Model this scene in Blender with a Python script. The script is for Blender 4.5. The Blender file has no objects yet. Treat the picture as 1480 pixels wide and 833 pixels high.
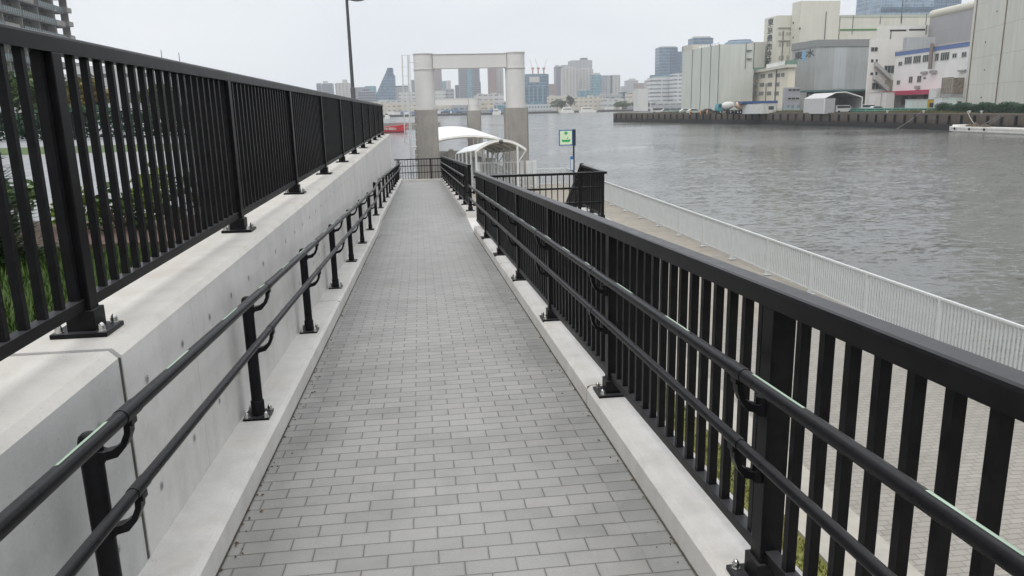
import bpy, bmesh, math, random
from mathutils import Vector, Matrix
random.seed(7)
SC = bpy.context.scene
COL = SC.collection
# ------------------------------------------------------------------ camera
FPX, CX, CY = 1110.0, 740.0, 416.5
CAM = Vector((0, 0, 1.6))
def _axes(yaw, pitch, roll):
    y, p, r = map(math.radians, (yaw, pitch, roll))
    f = Vector((math.sin(y)*math.cos(p), math.cos(y)*math.cos(p), -math.sin(p)))
    r0 = Vector((math.cos(y), -math.sin(y), 0)); u0 = r0.cross(f)
    return f, math.cos(r)*r0 - math.sin(r)*u0, math.sin(r)*r0 + math.cos(r)*u0
AF, AR, AU = _axes(6.5498, 13.2146, 1.3462)
def ray(px, py): return AF + AR*((px-CX)/FPX) - AU*((py-CY)/FPX)
def at(px, py, Y):                       # photo pixel -> point at world distance Y
    d = ray(px, py); return CAM + d*(Y/d.y)
def on_vplane(px, py, P, n):             # photo pixel -> point on a vertical plane
    d = ray(px, py); n = Vector(n); return CAM + d*((Vector(P)-CAM).dot(n)/d.dot(n))
def on_z(px, py, z):
    d = ray(px, py); return CAM + d*((z-CAM.z)/d.z)
cam = bpy.data.cameras.new('camera'); camo = bpy.data.objects.new('camera', cam); COL.objects.link(camo)
cam.sensor_width = 36; cam.lens = 36*FPX/1480; cam.clip_start = 0.05; cam.clip_end = 9000
camo.matrix_world = Matrix(((AR.x, AU.x, -AF.x, CAM.x), (AR.y, AU.y, -AF.y, CAM.y), (AR.z, AU.z, -AF.z, CAM.z), (0, 0, 0, 1)))
SC.camera = camo

# ------------------------------------------------------------------ materials
def newmat(name):
    m = bpy.data.materials.new(name); m.use_nodes = True
    nt = m.node_tree; b = nt.nodes['Principled BSDF']; return m, nt, b
def N(nt, t, **kw):
    n = nt.nodes.new(t)
    for k, v in kw.items():
        if k in n.inputs.keys() if isinstance(k, str) else False: n.inputs[k].default_value = v
        else: setattr(n, k, v)
    return n
def rgb(c): return (c[0], c[1], c[2], 1.0)
def ramp(nt, fac, stops):
    r = nt.nodes.new('ShaderNodeValToRGB'); e = r.color_ramp.elements
    while len(e) < len(stops): e.new(0.5)
    for el, (p, c) in zip(e, stops): el.position = p; el.color = rgb(c) if len(c) == 3 else c
    nt.links.new(fac, r.inputs[0]); return r.outputs[0]
def math_n(nt, op, a, b=None, c=None):
    n = nt.nodes.new('ShaderNodeMath'); n.operation = op
    for i, v in enumerate((a, b, c)):
        if v is None: continue
        if isinstance(v, (int, float)): n.inputs[i].default_value = v
        else: nt.links.new(v, n.inputs[i])
    return n.outputs[0]
def mixc(nt, fac, a, b, mode='MIX'):
    n = nt.nodes.new('ShaderNodeMix'); n.data_type = 'RGBA'; n.blend_type = mode
    for i, v in ((0, fac), (6, a), (7, b)):
        if isinstance(v, (int, float)): n.inputs[i].default_value = v
        elif isinstance(v, tuple): n.inputs[i].default_value = rgb(v)
        else: nt.links.new(v, n.inputs[i])
    return n.outputs[2]
def noise(nt, vec, scale, detail=4, rough=0.55):
    n = nt.nodes.new('ShaderNodeTexNoise'); n.inputs['Scale'].default_value = scale
    n.inputs['Detail'].default_value = detail; n.inputs['Roughness'].default_value = rough
    if vec is not None: nt.links.new(vec, n.inputs['Vector'])
    return n.outputs['Fac']
def pos(nt): return nt.nodes.new('ShaderNodeNewGeometry').outputs['Position']
def objc(nt): return nt.nodes.new('ShaderNodeTexCoord').outputs['Object']
def bump(nt, b, h, strength=0.3, dist=0.01):
    n = nt.nodes.new('ShaderNodeBump'); n.inputs['Strength'].default_value = strength; n.inputs['Distance'].default_value = dist
    nt.links.new(h, n.inputs['Height']); nt.links.new(n.outputs[0], b.inputs['Normal'])
def plain(name, c, rough=0.6, metal=0.0, var=0.12, vscale=3.0, spec=0.5, bscale=None):
    m, nt, b = newmat(name)
    p = objc(nt)
    f = noise(nt, p, vscale, 5)
    lo = tuple(x*(1-var) for x in c); hi = tuple(min(1, x*(1+var)) for x in c)
    nt.links.new(ramp(nt, f, [(0.3, lo), (0.7, hi)]), b.inputs['Base Color'])
    b.inputs['Roughness'].default_value = rough; b.inputs['Metallic'].default_value = metal
    b.inputs['Specular IOR Level'].default_value = spec
    if bscale: bump(nt, b, noise(nt, p, bscale, 3), 0.25, 0.01)
    return m

def concrete(name, c, streak=0.0, lines=None, warm=0.0):
    m, nt, b = newmat(name); p = pos(nt)
    big = noise(nt, p, 0.9, 5, 0.6); mid = noise(nt, p, 6.0, 6, 0.65); fine = noise(nt, p, 90.0, 3, 0.6)
    col = ramp(nt, big, [(0.25, tuple(x*0.86 for x in c)), (0.5, c), (0.75, tuple(min(1, x*1.10) for x in c))])
    col = mixc(nt, 0.5, col, ramp(nt, mid, [(0.3, (0.80, 0.80, 0.79)), (0.55, (1, 1, 1)), (0.75, (1.0, 1.0, 1.0))]), 'MULTIPLY')
    col = mixc(nt, 0.35, col, ramp(nt, fine, [(0.3, (0.82, 0.82, 0.82)), (0.6, (1, 1, 1))]), 'MULTIPLY')
    # fine pores
    v = nt.nodes.new('ShaderNodeTexVoronoi'); v.inputs['Scale'].default_value = 26; nt.links.new(p, v.inputs['Vector'])
    pore = math_n(nt, 'LESS_THAN', v.outputs['Distance'], 0.075)
    col = mixc(nt, math_n(nt, 'MULTIPLY', pore, 0.45), col, tuple(x*0.5 for x in c))
    if streak:
        mp = nt.nodes.new('ShaderNodeMapping'); mp.inputs['Scale'].default_value = (5.0, 5.0, 0.5); nt.links.new(p, mp.inputs['Vector'])
        s = noise(nt, mp.outputs[0], 1.2, 5, 0.6)
        col = mixc(nt, streak, col, ramp(nt, s, [(0.35, (0.72, 0.72, 0.72)), (0.6, (1, 1, 1))]), 'MULTIPLY')
    if warm:
        wn = noise(nt, p, 2.3, 4, 0.6)
        col = mixc(nt, math_n(nt, 'MULTIPLY', ramp(nt, wn, [(0.52, (0, 0, 0)), (0.7, (1, 1, 1))]), warm), col, (0.44, 0.36, 0.26))
    h = mid
    if lines:                                # formwork joints every 1.8 m along Y
        sx = nt.nodes.new('ShaderNodeSeparateXYZ'); nt.links.new(p, sx.inputs[0])
        t = math_n(nt, 'FRACT', math_n(nt, 'MULTIPLY', math_n(nt, 'SUBTRACT', sx.outputs[1], lines[0]), 1/lines[1]))
        d = math_n(nt, 'ABSOLUTE', math_n(nt, 'SUBTRACT', t, 0.5))
        ln = math_n(nt, 'LESS_THAN', d, 0.0022/lines[1])
        col = mixc(nt, math_n(nt, 'MULTIPLY', ln, 0.55), col, tuple(x*0.4 for x in c))
    nt.links.new(col, b.inputs['Base Color']); b.inputs['Roughness'].default_value = 0.85
    b.inputs['Specular IOR Level'].default_value = 0.3
    bump(nt, b, fine, 0.12, 0.004)
    return m

def pavers(name, c1, c2, mortar, bw, bh, rot=0.0, msize=0.004, stain=0.3, offset=0.5, light=(1, 1, 1)):
    m, nt, b = newmat(name); p = pos(nt)
    mp = nt.nodes.new('ShaderNodeMapping'); mp.inputs['Rotation'].default_value = (0, 0, rot); nt.links.new(p, mp.inputs['Vector'])
    wob = nt.nodes.new('ShaderNodeTexNoise'); wob.inputs['Scale'].default_value = 9; nt.links.new(p, wob.inputs['Vector'])
    vm = nt.nodes.new('ShaderNodeVectorMath'); vm.operation = 'MULTIPLY_ADD'
    nt.links.new(wob.outputs['Color'], vm.inputs[0]); vm.inputs[1].default_value = (0.006, 0.006, 0); nt.links.new(mp.outputs[0], vm.inputs[2])
    def brick(ms):
        t = nt.nodes.new('ShaderNodeTexBrick'); nt.links.new(vm.outputs[0], t.inputs['Vector'])
        t.inputs['Scale'].default_value = 1.0; t.inputs['Brick Width'].default_value = bw; t.inputs['Row Height'].default_value = bh
        t.inputs['Mortar Size'].default_value = ms; t.inputs['Mortar Smooth'].default_value = 0.25; t.inputs['Bias'].default_value = 0.0
        t.offset = offset; t.inputs['Color1'].default_value = rgb(c1); t.inputs['Color2'].default_value = rgb(c2); t.inputs['Mortar'].default_value = rgb(mortar)
        return t
    t = brick(msize)
    col = t.outputs['Color']
    t2 = brick(msize*3.2)                      # worn, slightly darker brick edges
    fine = noise(nt, p, 160, 3, 0.7); mid = noise(nt, p, 3.2, 6, 0.65); big = noise(nt, p, 0.55, 4, 0.6)
    col = mixc(nt, math_n(nt, 'MULTIPLY', t2.outputs['Fac'], 0.22), col, mortar)
    col = mixc(nt, 0.6, col, ramp(nt, fine, [(0.3, (0.74, 0.74, 0.74)), (0.65, (1.05, 1.05, 1.05))]), 'MULTIPLY')
    col = mixc(nt, stain, col, ramp(nt, mid, [(0.34, (0.55, 0.55, 0.54)), (0.55, (1, 1, 1))]), 'MULTIPLY')
    col = mixc(nt, stain*1.2, col, ramp(nt, big, [(0.35, (0.72, 0.73, 0.70)), (0.6, (1, 1, 1))]), 'MULTIPLY')
    nt.links.new(col, b.inputs['Base Color']); b.inputs['Roughness'].default_value = 0.5; b.inputs['Specular IOR Level'].default_value = 0.5
    h = math_n(nt, 'ADD', math_n(nt, 'MULTIPLY', t.outputs['Fac'], -1.0), math_n(nt, 'MULTIPLY', fine, 0.25))
    bump(nt, b, h, 0.5, 0.004)
    return m

def facade(name, wall, glass, fh, bay, fv=0.5, fhz=0.7, gr=0.25, z0=0.0, wallvar=0.06, zstart=0.0):
    """wall with rows of window openings in object space (for far-off buildings)"""
    m, nt, b = newmat(name); p = objc(nt)
    s = nt.nodes.new('ShaderNodeSeparateXYZ'); nt.links.new(p, s.inputs[0])
    u = math_n(nt, 'ADD', s.outputs[0], s.outputs[1])
    fu = math_n(nt, 'FRACT', math_n(nt, 'ADD', math_n(nt, 'MULTIPLY', u, 1/bay), 100.03)); fz = math_n(nt, 'FRACT', math_n(nt, 'ADD', math_n(nt, 'MULTIPLY', s.outputs[2], 1/fh), 100.2+z0))
    mk = math_n(nt, 'MULTIPLY', math_n(nt, 'LESS_THAN', fu, fhz), math_n(nt, 'LESS_THAN', fz, fv))
    nrm = nt.nodes.new('ShaderNodeNewGeometry'); ns = nt.nodes.new('ShaderNodeSeparateXYZ'); nt.links.new(nrm.outputs['Normal'], ns.inputs[0])
    mk = math_n(nt, 'MULTIPLY', mk, math_n(nt, 'LESS_THAN', ns.outputs[2], 0.5))
    # each pane its own tone
    cb = nt.nodes.new('ShaderNodeCombineXYZ')
    nt.links.new(math_n(nt, 'FLOOR', math_n(nt, 'MULTIPLY', u, 1/bay)), cb.inputs[0]); nt.links.new(math_n(nt, 'FLOOR', math_n(nt, 'MULTIPLY', s.outputs[2], 1/fh)), cb.inputs[1])
    wn = nt.nodes.new('ShaderNodeTexWhiteNoise'); nt.links.new(cb.outputs[0], wn.inputs['Vector'])
    g = mixc(nt, wn.outputs['Value'], tuple(x*0.6 for x in glass), tuple(min(1, x*1.5) for x in glass))
    wc = ramp(nt, noise(nt, p, 0.15, 5), [(0.3, tuple(x*(1-wallvar) for x in wall)), (0.7, tuple(x*(1+wallvar) for x in wall))])
    nt.links.new(mixc(nt, mk, wc, g), b.inputs['Base Color'])
    nt.links.new(math_n(nt, 'MULTIPLY_ADD', mk, gr-0.75, 0.75), b.inputs['Roughness'])
    return m

def panelled(name, c, pw, ph, groove=0.03, dark=0.55, var=0.05, rough=0.6, streak=0.25):
    """cladding with panel joints in object space"""
    m, nt, b = newmat(name); p = objc(nt)
    s = nt.nodes.new('ShaderNodeSeparateXYZ'); nt.links.new(p, s.inputs[0])
    u = math_n(nt, 'ADD', s.outputs[0], s.outputs[1])
    fu = math_n(nt, 'FRACT', math_n(nt, 'ADD', math_n(nt, 'MULTIPLY', u, 1/pw), 100.0)); fz = math_n(nt, 'FRACT', math_n(nt, 'ADD', math_n(nt, 'MULTIPLY', s.outputs[2], 1/ph), 100.0))
    mk = math_n(nt, 'MAXIMUM', math_n(nt, 'LESS_THAN', fu, groove/pw), math_n(nt, 'LESS_THAN', fz, groove/ph))
    mp = nt.nodes.new('ShaderNodeMapping'); mp.inputs['Scale'].default_value = (1.0, 1.0, 0.08); nt.links.new(p, mp.inputs['Vector'])
    st = noise(nt, mp.outputs[0], 0.8, 6, 0.65)
    wc = ramp(nt, noise(nt, p, 0.12, 5), [(0.3, tuple(x*(1-var) for x in c)), (0.7, tuple(x*(1+var) for x in c))])
    wc = mixc(nt, streak, wc, ramp(nt, st, [(0.35, (0.7, 0.69, 0.66)), (0.6, (1, 1, 1))]), 'MULTIPLY')
    nt.links.new(mixc(nt, mk, wc, tuple(x*dark for x in c)), b.inputs['Base Color'])
    b.inputs['Roughness'].default_value = rough
    return m

M = {}
# near-black powder coat, sky sheen put into the colour of its tops
def black_paint(name, c, rough):
    m, nt, b = newmat(name); p = pos(nt)
    f = noise(nt, p, 14, 6, 0.7); d = noise(nt, p, 420, 2, 0.5)
    col = ramp(nt, f, [(0.35, c), (0.75, tuple(x*1.7+0.002 for x in c))])
    ns = nt.nodes.new('ShaderNodeSeparateXYZ'); nt.links.new(nt.nodes.new('ShaderNodeNewGeometry').outputs['Normal'], ns.inputs[0])
    sky_sheen = math_n(nt, 'MULTIPLY', ramp(nt, ns.outputs[2], [(0.75, (0, 0, 0)), (0.98, (1, 1, 1))]), math_n(nt, 'MULTIPLY_ADD', f, 0.5, 0.55))   # painted sheen: upward faces lightened as if reflecting the sky
    col = mixc(nt, sky_sheen, col, (0.055, 0.055, 0.058))
    nt.links.new(col, b.inputs['Base Color'])
    nt.links.new(math_n(nt, 'MULTIPLY_ADD', f, 0.25, rough-0.1), b.inputs['Roughness']); b.inputs['Specular IOR Level'].default_value = 0.10
    bump(nt, b, d, 0.08, 0.001); return m
M['black'] = black_paint('black_powder_coat', (0.0065, 0.0065, 0.0072), 0.30)
M['pipe'] = black_paint('black_handrail_coating', (0.007, 0.007, 0.008), 0.28)
M['steel'] = plain('stainless_nut', (0.55, 0.55, 0.53), 0.25, 1.0)
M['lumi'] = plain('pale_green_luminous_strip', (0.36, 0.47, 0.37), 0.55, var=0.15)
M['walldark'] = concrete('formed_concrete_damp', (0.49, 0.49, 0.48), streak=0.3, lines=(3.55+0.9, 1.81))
M['wall'] = concrete('formed_concrete', (0.60, 0.592, 0.568), streak=0.18, lines=(3.55+0.9, 1.81))
M['walltop'] = concrete('troweled_concrete', (0.575, 0.555, 0.515), streak=0.15, warm=0.25)
M['kerb'] = concrete('kerb_concrete', (0.60, 0.585, 0.56), streak=0.15, warm=0.22)
M['cone'] = concrete('tie_hole_mortar', (0.37, 0.37, 0.36))
M['joint'] = plain('joint_filler', (0.06, 0.052, 0.045), 0.9, var=0.4, vscale=8)
M['path'] = pavers('grey_block_paving', (0.275, 0.273, 0.262), (0.325, 0.318, 0.303), (0.125, 0.12, 0.11), 0.2, 0.1, 0, 0.0027, 0.32)
M['course'] = pavers('edge_course_blocks', (0.26, 0.261, 0.253), (0.315, 0.315, 0.305), (0.14, 0.137, 0.13), 0.16, 0.1, 0, 0.003, 0.34, 0.0)
M['prompave'] = pavers('promenade_block_paving', (0.26, 0.24, 0.207), (0.295, 0.275, 0.24), (0.15, 0.138, 0.118), 0.2, 0.1, 0.0, 0.0045, 0.25)
M['promslab'] = concrete('promenade_slab', (0.285, 0.262, 0.225), streak=0.2, warm=0.2)
M['beige'] = concrete('beige_edging_concrete', (0.38, 0.36, 0.32), warm=0.2)
M['pier'] = concrete('pier_concrete', (0.31, 0.292, 0.265), streak=0.5)
M['white'] = plain('white_painted_steel', (0.62, 0.63, 0.62), 0.45, var=0.05)
M['railwhite'] = plain('pale_grey_painted_aluminium', (0.52, 0.535, 0.53), 0.45, var=0.06)
M['portal'] = plain('portal_steel_paint', (0.575, 0.562, 0.54), 0.5, var=0.05, vscale=0.7)
M['membrane'] = plain('white_membrane', (0.66, 0.67, 0.67), 0.5, var=0.06, vscale=1.0)
M['cream_steel'] = plain('cream_arch_steel', (0.62, 0.60, 0.54), 0.5)
M['dark'] = plain('dark_recess', (0.02, 0.02, 0.022), 0.6)
M['darkgrey'] = plain('lamp_grey', (0.06, 0.06, 0.062), 0.45)
M['pipegrey'] = plain('weathered_pipe', (0.13, 0.128, 0.12), 0.7)
M['glass'] = plain('window_glass', (0.045, 0.055, 0.06), 0.15, var=0.4, vscale=0.6)
M['frame'] = plain('window_frame', (0.40, 0.40, 0.38), 0.5)
M['blue'] = plain('sign_blue', (0.02, 0.13, 0.36), 0.4, var=0.04)
M['navy'] = plain('sign_navy', (0.006, 0.010, 0.030), 0.4, var=0.04)
M['signpale'] = plain('sign_pale_green', (0.63, 0.74, 0.50), 0.4, var=0.03)
M['signgreen'] = plain('sign_green', (0.0, 0.33, 0.10), 0.4, var=0.04)
M['red'] = plain('boat_red', (0.50, 0.02, 0.03), 0.35)
M['boatwhite'] = plain('boat_white', (0.65, 0.64, 0.60), 0.45, var=0.12, vscale=1.2)
M['bark'] = plain('bark', (0.07, 0.05, 0.035), 0.9, var=0.35, vscale=6)
M['rope'] = plain('mooring_rope', (0.45, 0.42, 0.36), 0.9)
M['rubber'] = plain('tyre_rubber', (0.009, 0.009, 0.009), 0.9, spec=0.15)
M['orange'] = plain('orange_post_paint', (0.55, 0.25, 0.06), 0.5)
M['soil'] = plain('reddish_edging_brick', (0.09, 0.055, 0.04), 0.9, var=0.3, vscale=8)
def foliage(name, a, b_, c):
    m, nt, b = newmat(name); p = pos(nt)
    f = noise(nt, p, 1.3, 3); g = noise(nt, p, 14, 2)
    col = ramp(nt, math_n(nt, 'MULTIPLY_ADD', g, 0.5, math_n(nt, 'MULTIPLY', f, 0.5)), [(0.35, a), (0.5, b_), (0.66, c)])
    nt.links.new(col, b.inputs['Base Color']); b.inputs['Roughness'].default_value = 0.6; b.inputs['Specular IOR Level'].default_value = 0.3
    return m
M['leafdark'] = foliage('conifer_needles', (0.012, 0.03, 0.012), (0.025, 0.06, 0.022), (0.05, 0.10, 0.035))
M['leaf'] = foliage('broad_leaves', (0.03, 0.055, 0.015), (0.055, 0.10, 0.025), (0.10, 0.15, 0.04))
M['leafyellow'] = foliage('yellow_green_leaves', (0.06, 0.11, 0.02), (0.12, 0.19, 0.03), (0.22, 0.27, 0.05))
M['leafautumn'] = foliage('yellowing_leaves', (0.06, 0.06, 0.02), (0.14, 0.12, 0.03), (0.22, 0.12, 0.03))
M['hedge'] = foliage('hedge_leaves', (0.008, 0.03, 0.014), (0.015, 0.055, 0.025), (0.03, 0.085, 0.035))
M['grass'] = foliage('lawn_blades', (0.028, 0.06, 0.009), (0.05, 0.095, 0.014), (0.09, 0.125, 0.025))
M['grassdry'] = foliage('patchy_turf', (0.115, 0.125, 0.03), (0.17, 0.18, 0.045), (0.24, 0.22, 0.08))
M['bankgrass'] = foliage('bank_weeds', (0.08, 0.075, 0.03), (0.12, 0.11, 0.045), (0.13, 0.145, 0.05))
M['farground'] = plain('far_ground', (0.17, 0.165, 0.155), 0.9, var=0.2, vscale=0.02)
M['plaza'] = pavers('plaza_slabs', (0.25, 0.26, 0.27), (0.30, 0.31, 0.32), (0.12, 0.12, 0.12), 1.2, 0.8, 0, 0.012, 0.2)

# water
def water_mat():
    m, nt, b = newmat('river_water'); p = pos(nt)
    b.inputs['Base Color'].default_value = (0.088, 0.090, 0.083, 1)
    b.inputs['IOR'].default_value = 1.33; b.inputs['Specular IOR Level'].default_value = 0.5
    mp = nt.nodes.new('ShaderNodeMapping'); mp.inputs['Rotation'].default_value = (0, 0, 0.35); mp.inputs['Scale'].default_value = (0.6, 1.0, 1.0); nt.links.new(p, mp.inputs['Vector'])
    patch = noise(nt, mp.outputs[0], 0.03, 5, 0.65)       # wind patches: calmer and rougher water
    acc = None; nt.links.new(ramp(nt, patch, [(0.32, (0.10, 0.10, 0.10)), (0.68, (0.22, 0.22, 0.22))]), b.inputs['Roughness'])
    for sc, amp in ((0.35, 0.06), (1.1, 0.15), (3.0, 0.29), (7.5, 0.27)):
        t = nt.nodes.new('ShaderNodeTexNoise'); t.inputs['Scale'].default_value = sc; t.inputs['Detail'].default_value = 1; nt.links.new(mp.outputs[0], t.inputs['Vector'])
        v = nt.nodes.new('ShaderNodeVectorMath'); v.operation = 'SUBTRACT'; nt.links.new(t.outputs['Color'], v.inputs[0]); v.inputs[1].default_value = (0.5, 0.5, 0.5)
        v2 = nt.nodes.new('ShaderNodeVectorMath'); v2.operation = 'MULTIPLY'; nt.links.new(v.outputs[0], v2.inputs[0]); v2.inputs[1].default_value = (amp*0.75, amp*1.05, 0)
        if acc is None: acc = v2.outputs[0]
        else:
            q = nt.nodes.new('ShaderNodeVectorMath'); q.operation = 'ADD'; nt.links.new(acc, q.inputs[0]); nt.links.new(v2.outputs[0], q.inputs[1]); acc = q.outputs[0]
    g = nt.nodes.new('ShaderNodeVectorMath'); g.operation = 'SCALE'; nt.links.new(acc, g.inputs[0]); nt.links.new(ramp(nt, patch, [(0.36, (0.2, 0.2, 0.2)), (0.64, (1.75, 1.75, 1.75, 1))]), g.inputs['Scale'])
    q = nt.nodes.new('ShaderNodeVectorMath'); q.operation = 'ADD'; nt.links.new(g.outputs[0], q.inputs[0]); q.inputs[1].default_value = (0, 0, 1)
    nn = nt.nodes.new('ShaderNodeVectorMath'); nn.operation = 'NORMALIZE'; nt.links.new(q.outputs[0], nn.inputs[0]); nt.links.new(nn.outputs[0], b.inputs['Normal'])
    return m
M['water'] = water_mat()

# quay wall: brown concrete above, dark weedy tide line below
def quay_mat():
    m, nt, b = newmat('quay_concrete'); p = pos(nt)
    s = nt.nodes.new('ShaderNodeSeparateXYZ'); nt.links.new(p, s.inputs[0])
    n = noise(nt, p, 0.5, 6, 0.65)
    z = math_n(nt, 'ADD', s.outputs[2], math_n(nt, 'MULTIPLY_ADD', n, 0.5, -0.25))
    c = ramp(nt, math_n(nt, 'MULTIPLY_ADD', z, 1/3.0, 4.4/3.0), [(0.0, (0.012, 0.012, 0.011)), (0.36, (0.022, 0.020, 0.018)), (0.44, (0.07, 0.056, 0.045)), (0.85, (0.12, 0.098, 0.08)), (1.0, (0.15, 0.13, 0.11))])
    mp = nt.nodes.new('ShaderNodeMapping'); mp.inputs['Scale'].default_value = (1.2, 1.2, 0.15); nt.links.new(p, mp.inputs['Vector'])
    c = mixc(nt, 0.6, c, ramp(nt, noise(nt, mp.outputs[0], 1.0, 6, 0.7), [(0.35, (0.6, 0.58, 0.55)), (0.6, (1, 1, 1))]), 'MULTIPLY')
    nt.links.new(c, b.inputs['Base Color']); b.inputs['Roughness'].default_value = 0.85; return m
M['quay'] = quay_mat()

# ------------------------------------------------------------------ mesh builder
class MB:
    def __init__(s): s.v = []; s.f = []; s.mi = []; s.sm = []
    def add(s, vs, fs, mi=0, smooth=False):
        o = len(s.v); s.v += [tuple(v) for v in vs]
        for f in fs: s.f.append(tuple(i+o for i in f)); s.mi.append(mi); s.sm.append(smooth)
    def box(s, c, d, mi=0, rz=0.0):
        cx, cy, cz = c; x, y, z = d[0]/2, d[1]/2, d[2]/2
        co, si = math.cos(rz), math.sin(rz); vs = []
        for k in (-z, z):
            for a, b in ((-x, -y), (x, -y), (x, y), (-x, y)): vs.append((cx+a*co-b*si, cy+a*si+b*co, cz+k))
        s.add(vs, [(0, 3, 2, 1), (4, 5, 6, 7), (0, 1, 5, 4), (1, 2, 6, 5), (2, 3, 7, 6), (3, 0, 4, 7)], mi)
    def box2(s, a, b, mi=0):
        s.box([(a[i]+b[i])/2 for i in range(3)], [abs(b[i]-a[i]) for i in range(3)], mi)
    def prism(s, prof, axis0, axis1, mi=0, caps=True, side_mi=None):
        """profile of (offset Vector) swept from axis0 to axis1"""
        n = len(prof); vs = [Vector(axis0)+Vector(p) for p in prof]+[Vector(axis1)+Vector(p) for p in prof]
        for i in range(n): s.add([vs[i], vs[(i+1) % n], vs[n+(i+1) % n], vs[n+i]], [(0, 1, 2, 3)], side_mi[i] if side_mi else mi)
        if caps: s.add(vs[:n], [tuple(range(n))[::-1]], mi); s.add(vs[n:], [tuple(range(n))], mi)
    def poly(s, pts, z0, z1, mi=0, top_mi=None):
        n = len(pts); a = sum(pts[i][0]*pts[(i+1) % n][1]-pts[(i+1) % n][0]*pts[i][1] for i in range(n))
        if a < 0: pts = pts[::-1]
        vs = [(p[0], p[1], z0) for p in pts]+[(p[0], p[1], z1) for p in pts]
        s.add(vs, [tuple(range(n))[::-1]]+[(i, (i+1) % n, n+(i+1) % n, n+i) for i in range(n)], mi)
        s.add(vs[n:], [tuple(range(n))], mi if top_mi is None else top_mi)
    def tube(s, pts, r, seg=10, mi=0, caps=True):
        pts = [Vector(p) for p in pts]; rs = r if isinstance(r, (list, tuple)) else [r]*len(pts)
        rings = []; up = None
        for i, p in enumerate(pts):
            t = (pts[min(i+1, len(pts)-1)]-pts[max(i-1, 0)]).normalized()
            if up is None:
                up = Vector((0, 0, 1)) if abs(t.z) < 0.9 else Vector((1, 0, 0))
            a = t.cross(up).normalized(); bq = a.cross(t).normalized(); up = bq
            rings.append([p+(a*math.cos(2*math.pi*k/seg)+bq*math.sin(2*math.pi*k/seg))*rs[i] for k in range(seg)])
        vs = [q for rg in rings for q in rg]; fs = []
        for i in range(len(pts)-1):
            for k in range(seg): fs.append((i*seg+k, i*seg+(k+1) % seg, (i+1)*seg+(k+1) % seg, (i+1)*seg+k))
        s.add(vs, fs, mi, True)
        if caps: s.add(rings[0], [tuple(range(seg))[::-1]], mi); s.add(rings[-1], [tuple(range(seg))], mi)
    def disc(s, c, n, r, seg=16, mi=0):
        n = Vector(n).normalized(); a = n.orthogonal().normalized(); b = n.cross(a)
        s.add([Vector(c)+(a*math.cos(2*math.pi*k/seg)+b*math.sin(2*math.pi*k/seg))*r for k in range(seg)], [tuple(range(seg))], mi)
    def sphere(s, c, r, seg=10, rings=6, mi=0, sc=(1, 1, 1)):
        vs = []; fs = []
        for i in range(rings+1):
            th = math.pi*i/rings
            for k in range(seg):
                ph = 2*math.pi*k/seg; vs.append((c[0]+r*sc[0]*math.sin(th)*math.cos(ph), c[1]+r*sc[1]*math.sin(th)*math.sin(ph), c[2]+r*sc[2]*math.cos(th)))
        for i in range(rings):
            for k in range(seg): fs.append((i*seg+k, (i+1)*seg+k, (i+1)*seg+(k+1) % seg, i*seg+(k+1) % seg))
        s.add(vs, fs, mi, True)
    def mesh(s, name, mats, bevel=0.0):
        me = bpy.data.meshes.new(name); me.from_pydata(s.v, [], s.f)
        for m in (mats if isinstance(mats, (list, tuple)) else [mats]): me.materials.append(m)
        me.polygons.foreach_set('material_index', s.mi); me.polygons.foreach_set('use_smooth', s.sm)
        me.update()
        if bevel:
            bm = bmesh.new(); bm.from_mesh(me); bmesh.ops.remove_doubles(bm, verts=bm.verts, dist=1e-5)
            bmesh.ops.bevel(bm, geom=[e for e in bm.edges if len(e.link_faces) == 2 and e.calc_face_angle(0) > 0.6], offset=bevel, segments=2, affect='EDGES', profile=0.6)
            bm.to_mesh(me); bm.free()
        return me
    def build(s, name, mats, parent=None, loc=None, bevel=0.0):
        return link(name, s.mesh(name, mats, bevel), parent, loc)
def link(name, me, parent=None, loc=None, rz=None):
    o = bpy.data.objects.new(name, me); COL.objects.link(o)
    if parent is not None: o.parent = parent
    if loc is not None: o.location = loc
    if rz is not None: o.rotation_euler = (0, 0, rz)
    return o
def tag(o, label=None, cat=None, group=None, kind=None):
    if label: o['label'] = label
    if cat: o['category'] = cat
    if group: o['group'] = group
    if kind: o['kind'] = kind
    return o
def thing(name, label, cat, loc=(0, 0, 0), rz=0.0, group=None):
    o = bpy.data.objects.new(name, None); COL.objects.link(o); o.location = loc; o.rotation_euler = (0, 0, rz)
    o.empty_display_size = 0.3
    return tag(o, label, cat, group)
def structure(name, mb, mats, bevel=0.0): return tag(mb.build(name, mats, bevel=bevel), kind='structure')
def copy_tree(o, parent=None):
    c = o.copy(); COL.objects.link(c); c.parent = parent
    for ch in list(o.children): copy_tree(ch, c)
    return c

# ------------------------------------------------------------------ ramp geometry
SL = 0.048
Y_L0, Y_L1, Y_END = 14.4, 16.5, 36.0
def zp(y):
    if y < Y_L0: return -SL*y
    if y < Y_L1: return -SL*Y_L0
    return -SL*Y_L0 - 0.0472*(y-Y_L1)
XL, XR = -0.86, 0.955                     # paved width
ZPROM, ZWAT, KH = -3.3, -4.4, 0.13
ys = [-3.0, Y_L0, Y_L1, Y_END]
def strip(x0, x1, dz=0.0, yy=ys, mb=None, mi=0):
    mb = mb or MB()
    for a, b in zip(yy, yy[1:]):
        mb.add([(x0, a, zp(a)+dz), (x1, a, zp(a)+dz), (x1, b, zp(b)+dz), (x0, b, zp(b)+dz)], [(0, 1, 2, 3)], mi)
    return mb
CRS = 0.80
pm = strip(XL, CRS)
structure('path', pm, M['path'])
structure('path_edge_course', strip(CRS, XR, yy=[-3.0, Y_L0, Y_L1, Y_END]), M['course'])
ej = MB()
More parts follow.
